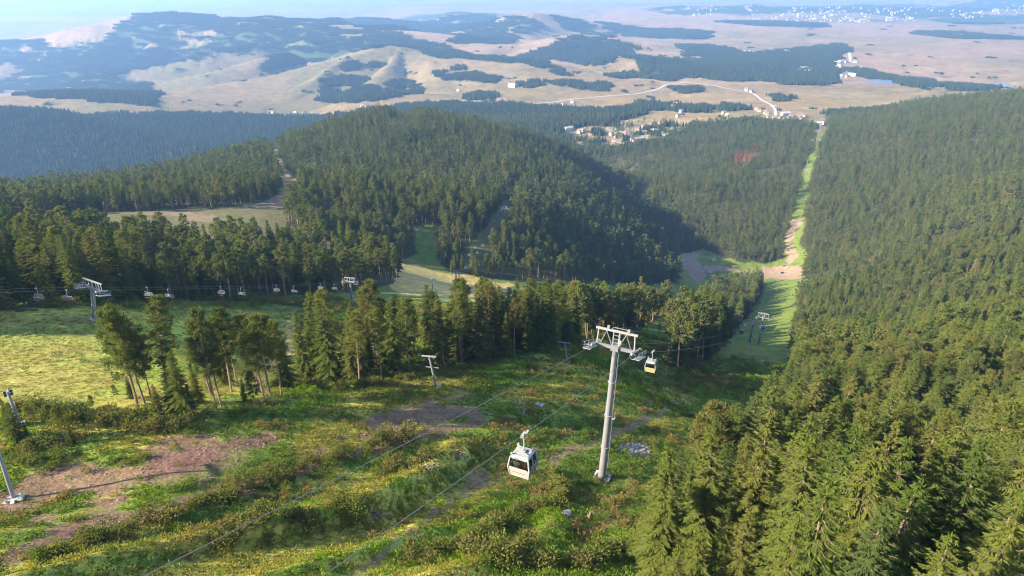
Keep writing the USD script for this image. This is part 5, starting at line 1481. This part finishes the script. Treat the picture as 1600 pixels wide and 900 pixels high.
# ---- old tow lift pylons
p = np.array(hit(682, 605)); tow_pylon((p[0], p[1], gz(p[0], p[1])), 30, 6.8, "slanting T-shaped tow lift pylon in front of the long grove", tip=(0, -12))
p = np.array(hit(886, 566)); tow_pylon((p[0], p[1], gz(p[0], p[1])), 30, 5.6, "small T-shaped tow lift pylon at the shaded foot of the grove", tip=(0, -10))
p = np.array(hit(1086, 476)); tow_pylon((p[0], p[1], gz(p[0], p[1])), 30, 6.0, "distant T-shaped pylon beside the small far wood")
p = np.array(hit(676, 452)); tow_pylon((p[0], p[1], gz(p[0], p[1])), 30, 6.0, "dark tow lift pylon peeping over the grove on the sunlit strip")
p = np.array(hit(22, 780)); t = tow_pylon((p[0], p[1], gz(p[0], p[1])), 60, 8.5, "thick steel pylon leaning out at the left picture edge", tip=(0, -10), crossed=False)
part(t, "rubble_foot", [box((0.7 * math.cos(a) + 0.4, 0.8 * math.sin(a), 0.1), (0.5, 0.4, 0.4), 20 * a, 30, 50 * a) for a in range(6)], "concrete")
p = np.array(hit(31, 664)); tow_pylon((p[0], p[1], gz(p[0], p[1])), 50, 5.2, "overgrown steel pylon half hidden by small spruces at the left edge", tip=(0, -9), arm=0.7, crossed=True)

# ---- slab, boulder, stump, brush piles, dead trunks
p = hit(843, 634); t = thing("concrete_slab", (p[0], p[1], gz(p[0], p[1]) + 0.05), 20, "square white concrete slab lying in the grass", "slab", tip=(-14, 4))
part(t, "slab", [box((0, 0, 0.15), (1.5, 1.5, 0.34))], "plaster_white"); part(t, "anchor_bolt", [wheel((0, 0, 0.4), 0.16, 0.2, 2)], "dark_metal")


def rock(seed, r):
    m = trimesh.creation.icosphere(2, 1.0)
    m.vertices *= (1 + 0.9 * (meshkit.fbm(m.vertices * 1.3 + seed * 5.1, 3, seed) - 0.5))[:, None] * np.array([1.1, 0.9, 0.75]) * r
    return m


p = hit(884, 806); m = rock(3, 0.75); m.apply_translation([p[0], p[1], gz(p[0], p[1]) + 0.3])
tag(usdkit.mesh(stage, "/World/boulder", m, LOOKS + "pale_stone"), "pale pinkish boulder in the grass left of the stump", "boulder")
g = np.random.default_rng(31)
p = hit(921, 810)
st = [tube([(0, 0, -0.3), (0.05, 0, 0.5), (0.1, 0, 1.1)], [0.34, 0.26, 0.08], 9), tube([(0.15, 0, -0.2), (0.3, 0.05, 0.6), (0.34, 0.05, 1.5)], [0.22, 0.16, 0.03], 7), tube([(-0.2, 0.1, -0.2), (-0.25, 0.1, 0.4), (-0.2, 0.1, 0.8)], [0.2, 0.13, 0.03], 7)]
t = thing("tree_stump", (p[0], p[1], gz(p[0], p[1])), 0, "splintered brown tree stump right of the pale boulder", "tree stump")
part(t, "stump", tm(*join(st[:1])), "bark", 40); part(t, "splinter", tm(*join(st[1:2])), "bark", 40); part(t, "splinter", tm(*join(st[2:])), "bark", 40)
for u, v, n, w, label in ((716, 716, 36, 1.7, "grey brush pile of dead branches left of the gondola cabin"), (806, 632, 34, 1.9, "pale brush pile beside the white slab"), (590, 806, 26, 1.2, "dark brush pile at the edge of the dirt track"), (668, 732, 16, 1.0, "small heap of roots left of the big brush pile"), (812, 646, 12, 1.6, "scattered cut logs below the pale brush pile")):
    p = hit(u, v)
    t = thing("brush_pile", (p[0], p[1], gz(p[0], p[1])), 0, label, "brush pile")
    for _ in range(n):
        a, e, ln = g.uniform(0, 6.28), g.uniform(-0.1, 0.9), g.uniform(0.6, 1.6)
        c0 = np.array([g.normal(0, w * 0.45), g.normal(0, w * 0.4), g.uniform(0.1, 0.5)])
        d = np.array([math.cos(a), math.sin(a), e]) * ln
        part(t, "branch", pipe([c0 - d * 0.5, c0 + g.normal(0, 0.08, 3), c0 + d * 0.6], [0.05, 0.04, 0.015], 4), "dead_wood" if g.random() < 0.7 else "bark")
for (u, v), (u2, v2), r, label in (((522, 583), (533, 548), 0.14, "bare pale dead trunk leaning at the left end of the grove"), ((240, 640), (262, 648), 0.10, "short fallen log below the pine clump"), ((760, 648), (884, 664), 0.09, "long thin fallen pole on the grass below the slab"), ((80, 688), (102, 686), 0.12, "pale fallen log among the young trees on the left")):
    a = np.array(hit(u, v)); b = at(u2, v2, a[1] + 0.8)
    if abs(v2 - v) < 30:
        b = np.array(hit(u2, v2)); b[2] += 0.15; a[2] += 0.12
    tag(usdkit.mesh(stage, "/World/" + new_name("dead_trunk"), tm(*tube([a, (a + b) / 2, b], [r, r * 0.9, r * 0.5], 7)), LOOKS + "dead_wood", smooth=40), label, "dead trunk")
sx, sy, g2 = scatter(0, 60, 60, 130, 0.55, 61)
su, sv, sr = places(sx, sy, ground(sx, sy))
m = inside(STONES, su, sv, sr)
ST = [form(f"stone_{'abc'[i]}", [("stone", (rock(20 + i, 0.3).vertices, rock(20 + i, 0.3).faces), "pale_stone")]) for i in range(3)]
instancer("rubble", ST, g2.integers(0, 3, m.sum()), np.stack([sx, sy, ground(sx, sy)], 1)[m], g2.uniform(0, 360, m.sum()), g2.uniform(0.4, 1.4, m.sum()), "heap of grey rubble right of the tall tower's foot", "rubble")

# ---- dirt road car and huts
p = hit(1222, 427)
t = thing("car", (p[0], p[1], gz(p[0], p[1]) + 0.05), 70, "dark car on the pale dirt road crossing the lift cut", "car")
part(t, "body", [box((0, 0, 0.62), (1.8, 4.4, 0.62)), box((0, 1.6, 0.75), (1.7, 1.1, 0.42))], "car_dark")
part(t, "roof", [tm(np.vstack([ring(0.93, 0.85, 1.5), ring(1.5, 0.68, 0.95)]), [[0, 1, 5], [0, 5, 4], [1, 2, 6], [1, 6, 5], [2, 3, 7], [2, 7, 6], [3, 0, 4], [3, 4, 7], [4, 5, 6], [4, 6, 7]])], "car_dark")
for a in (-0.85, 0.85):
    for b in (-1.35, 1.35):
        part(t, "wheel", wheel((a, b, 0.33), 0.33, 0.22), "dark_rubber", 40)

# ---- houses
HOUSE = []
for i, (w, d, h, rh, wall, roof) in enumerate([(10, 8, 6, 3.2, "plaster_white", "tile_red"), (13, 8.5, 5.5, 3.4, "plaster_white", "tile_red"), (9, 9, 7, 3.0, "plaster_warm", "tile_red"), (24, 11, 8, 3.0, "plaster_white", "tile_grey"), (8, 7, 4, 3.6, "plaster_warm", "tile_grey")]):
    path = f"/World/forms/house_{'abcde'[i]}"
    UsdGeom.Xform.Define(stage, path)
    part(path, "wall", [box((0, 0, h / 2 - 1), (w, d, h + 2)), tm([(-w / 2, -d / 2, h), (-w / 2, d / 2, h), (-w / 2, 0, h + rh * 0.9), (w / 2, -d / 2, h), (w / 2, d / 2, h), (w / 2, 0, h + rh * 0.9)], [[0, 2, 1], [3, 4, 5]])], wall)
    e = 0.7
    part(path, "roof", [prism_panel([(-w / 2 - e, s * (d / 2 + e), h - 0.35), (w / 2 + e, s * (d / 2 + e), h - 0.35), (w / 2 + e, 0, h + rh), (-w / 2 - e, 0, h + rh)][::s], 0.25) for s in (-1, 1)], roof)
    part(path, "chimney", [box((w * 0.2, d * 0.12, h + rh), (0.8, 0.8, 2.0))], "plaster_warm")
    for k in range(3):
        part(path, "window", [box((-w / 2 + w * (k + 0.5) / 3, s * (d / 2 + 0.02), h * 0.55), (1.3, 0.1, 1.5)) for s in (-1,)], "dark_metal")
    HOUSE.append(path)
BLOCK = []
for i, (w, d, h) in enumerate([(18, 13, 12), (26, 14, 17), (40, 16, 14), (15, 15, 22)]):
    path = f"/World/forms/block_{'abcd'[i]}"
    UsdGeom.Xform.Define(stage, path)
    part(path, "wall", [box((0, 0, h / 2 - 4), (w, d, h + 8))], "plaster_town")
    part(path, "roof", [tm(np.vstack([ring(h, w / 2 + 0.6, d / 2 + 0.6), [(-w / 4, 0, h + 3.5), (w / 4, 0, h + 3.5)]]), [[0, 1, 5], [0, 5, 4], [1, 2, 5], [2, 3, 4], [2, 4, 5], [3, 0, 4], [0, 3, 2], [0, 2, 1]])], "tile_red" if i != 2 else "tile_grey")
    BLOCK.append(path)
V1 = [(888, 204, 3), (1000, 221, 3), (1004, 225, 0), (1039, 212, 3), (1043, 215, 3), (1024, 208, 3), (980, 208, 1), (1006, 209, 1), (1015, 199, 0), (964, 217, 1), (973, 216, 0), (981, 216, 2), (959, 221, 0), (966, 223, 1), (988, 221, 0), (955, 212, 2), (934, 238, 0), (905, 208, 2), (912, 206, 2), (1030, 194, 2), (970, 220, 2), (985, 218, 0), (992, 223, 1), (976, 212, 2)]
V1B = [(1059, 183, 0), (1055, 165, 0), (1069, 169, 1), (1064, 176, 2), (894, 161, 0), (866, 169, 0), (1050, 168, 2), (1074, 166, 0), (882, 165, 1), (970, 185, 0)]
V2 = [(1196, 178, 2), (1201, 185, 0), (1213, 191, 0), (1227, 181, 3), (1226, 189, 0), (1235, 184, 2), (1244, 184, 2), (1252, 183, 0), (1258, 185, 0), (1240, 189, 0), (1254, 188, 1), (1274, 197, 3), (1287, 194, 0), (1198, 181, 2), (1232, 187, 1), (1247, 187, 2), (1210, 186, 1), (1219, 187, 0)]
V2B = [(1131, 178, 0), (1136, 181, 4), (1181, 172, 2), (1174, 145, 0), (1166, 142, 2), (1210, 168, 4), (1186, 175, 2)]
V3 = [(1307, 100, 3), (1314, 98, 3), (1322, 98, 1), (1336, 98, 1), (1314, 104, 1), (1331, 119, 3), (1324, 121, 1), (1255, 109, 3), (1258, 113, 1), (1265, 113, 3), (1254, 118, 0), (1248, 112, 2), (1262, 110, 2), (1347, 107, 1), (1310, 102, 0), (1330, 97, 0)]
V4 = [(1215, 79, 3), (1229, 82, 3), (1220, 82, 1), (1208, 83, 1), (1188, 82, 1), (1154, 80, 2), (1134, 82, 1), (1164, 81, 2), (1172, 81, 0), (1181, 83, 2), (1490, 57, 3), (1500, 57, 3), (1194, 84, 0), (1144, 81, 0)]
V5 = [(422, 177, 1), (427, 178, 0), (476, 177, 0), (461, 178, 4), (780, 158, 1), (786, 157, 2), (800, 136, 3), (716, 143, 4), (580, 168, 1), (790, 159, 0), (566, 167, 4), (574, 170, 0)]
g = np.random.default_rng(41)
for vs, near, label, group in ((V1, "in the resort village", "white-walled house in the pale village beyond the middle hill", "village beyond the middle hill"), (V1B, "", "lone white farmhouse among trees behind the valley village", "farmhouses behind the valley village"), (V2, "", "house in the hamlet at the end of the white road", "hamlet at the road end"), (V2B, "", "small house on the brown knoll left of the hamlet", "houses on the brown knoll"), (V3, "", "building of the far hamlet on the straight cleared strip", "far hamlet on the strip"), (V4, "", "tiny pale building along the distant wooded road", "buildings along the distant road"), (V5, "", "small red-roofed farmhouse below the bare dune-like hills", "farmhouses below the bare hills")):
    order_u = sorted(q[0] for q in vs)
    for u, v, k in vs:
        p = hit(u, v, start=1000)
        s = 1.0 if p[1] < 2200 else 1.25
        roof = "grey-roofed" if k > 2 else "red-roofed"
        reference("house", HOUSE[k], (p[0], p[1], gz(p[0], p[1])), g.uniform(-40, 40), s, f"{ORD[order_u.index(u)]} from the left, {label}", "house", group)
towns = [(1162, 1176, 7, 18, 12), (1166, 1215, 22, 36, 26), (1205, 1250, 18, 36, 24), (1236, 1300, 12, 34, 46), (1280, 1330, 12, 36, 34), (1326, 1360, 22, 36, 16), (1330, 1400, 12, 24, 18), (1380, 1432, 12, 34, 22), (1400, 1480, 12, 18, 10), (1484, 1536, 15, 29, 26), (1546, 1562, 15, 24, 7), (1570, 1600, 6, 24, 12), (1070, 1130, 10, 26, 12)]
WHERE = ['high on the wooded ridge left of the hill town', 'on the open left fringe of the hill town', 'in the left quarter of the hill town', 'in the crowded centre of the hill town', 'just right of the hill town centre', 'around the largest block of the hill town', 'on the ridge above the largest town block', 'on the wooded right flank of the town', 'on the town ridge under the horizon', 'in the separate right-hand town quarter', 'beside the big pale hall of the town', 'on the bare slope at the right picture edge', 'scattered left of the hill town']
for (x0, x1, y0, y1, n), where in zip(towns, WHERE):
    for _ in range(n):
        u, v = g.uniform(x0, x1), y0 + (y1 - y0) * g.random() ** 0.7
        p = hit(u, v, start=4500)
        if p[1] > 13000:
            continue
        k = g.choice(4, p=[0.62, 0.18, 0.08, 0.12])
        reference("town_building", BLOCK[k], (p[0], p[1], gz(p[0], p[1]) + 2), g.uniform(-30, 30), g.uniform(0.6, 1.0), "tiny white building " + where, "building", "hill town, " + where)
for u, v, k, label in ((1347, 36, 2, "largest white block of the hill town, at its lower edge"), (1389, 33, 2, "wide white block alone right of the largest town block"), (1555, 19, 2, "big pale hall on the bare slope at the town's right end")):
    p = hit(u, v, start=4500)
    reference("town_building", BLOCK[k], (p[0], p[1], gz(p[0], p[1]) + 2), g.uniform(-15, 15), (1.5, 1.5, 2.0), label, "building", None)
for u, v, label in ((1114, 409, "upper white hut by the shaded valley track"), (1107, 428, "lower white hut by the shaded valley track"), (1270, 221, "small grey hut beside the far tower in the lift cut")):
    p = hit(u, v)
    reference("hut", HOUSE[4], (p[0], p[1], gz(p[0], p[1])), 20, 0.62, label, "hut", None)


# ---- roads and lakes
def ribbon(name, pix, width, label, lift=0.6):
    p = np.array([hit(u, v, start=900) for u, v in pix])[:, :2]
    seg = np.append(0, np.cumsum(np.hypot(*np.diff(p, axis=0).T)))
    s = np.arange(0, seg[-1], 12.0)
    q = np.stack([np.interp(s, seg, p[:, 0]), np.interp(s, seg, p[:, 1])], 1)
    for _ in range(10):
        q[1:-1] = 0.25 * q[:-2] + 0.5 * q[1:-1] + 0.25 * q[2:]
    d = unit(np.gradient(q, axis=0)); nrm = np.stack([d[:, 1], -d[:, 0]], 1)
    rows = []
    for o in (-0.5, 0, 0.5):
        w = q + nrm * width * o
        rows.append(np.column_stack([w, ground(w[:, 0], w[:, 1])]))
    zmax = np.max([r[:, 2] for r in rows], axis=0) + lift
    for r in rows:
        r[:, 2] = zmax
    n = len(q)
    v = np.vstack(rows)
    f = [[k * n + i, k * n + i + 1, (k + 1) * n + i + 1, (k + 1) * n + i] for k in range(2) for i in range(n - 1)]
    tag(usdkit.mesh(stage, "/World/" + new_name(name), (v, np.array(f)[:, ::-1]), LOOKS + "asphalt_pale"), label, "road", kind="structure")


ribbon("road", [(826, 163), (860, 160), (890, 155), (920, 153), (960, 149), (990, 148), (1020, 142), (1034, 137), (1040, 132), (1070, 129), (1120, 134), (1150, 141), (1172, 144), (1180, 148), (1190, 157), (1204, 163), (1211, 170), (1213, 183)], 9, "pale winding road across the golden fields to the hamlet")
ribbon("road", [(690, 158), (740, 158), (790, 159), (826, 163)], 8, "pale road at the foot of the bare hills")
ribbon("road", [(1311, 124), (1316, 112), (1319, 104)], 14, "pale straight road through the far hamlet")
ribbon("road", [(1329, 96), (1328, 88), (1325, 80), (1320, 74)], 14, "far track climbing behind the hamlet")
for poly, lv, label in LAKES:
    xy = np.array(poly.exterior.coords)[:-1]
    c0 = xy.mean(0)
    v = np.vstack([np.column_stack([xy, np.full(len(xy), lv)]), [[c0[0], c0[1], lv]]])
    n = len(xy)
    m = trimesh.Trimesh(v, [[i, (i + 1) % n, n] for i in range(n)], process=False)
    if m.face_normals[0, 2] < 0:
        m.invert()
    tag(usdkit.mesh(stage, "/World/" + new_name("lake"), m, LOOKS + "lake_water"), label, "lake", kind="structure")

# ------------------------------------------------------------------ the air between
usdkit.material(stage, LOOKS + "haze", {"v": ("principled_volume", {"color": (0.34, 0.58, 1.0), "density": 8e-5, "anisotropy": 0.35})}, volume="v.volume")
low = float(TZ.min()) - 1.0
hz = trimesh.creation.box(bounds=[[-42000, -42000, low], [42000, 42000, 22.0]])
tag(usdkit.mesh(stage, "/World/haze", hz, LOOKS + "haze"), "pale blue summer haze filling the valley air", "haze", kind="stuff")
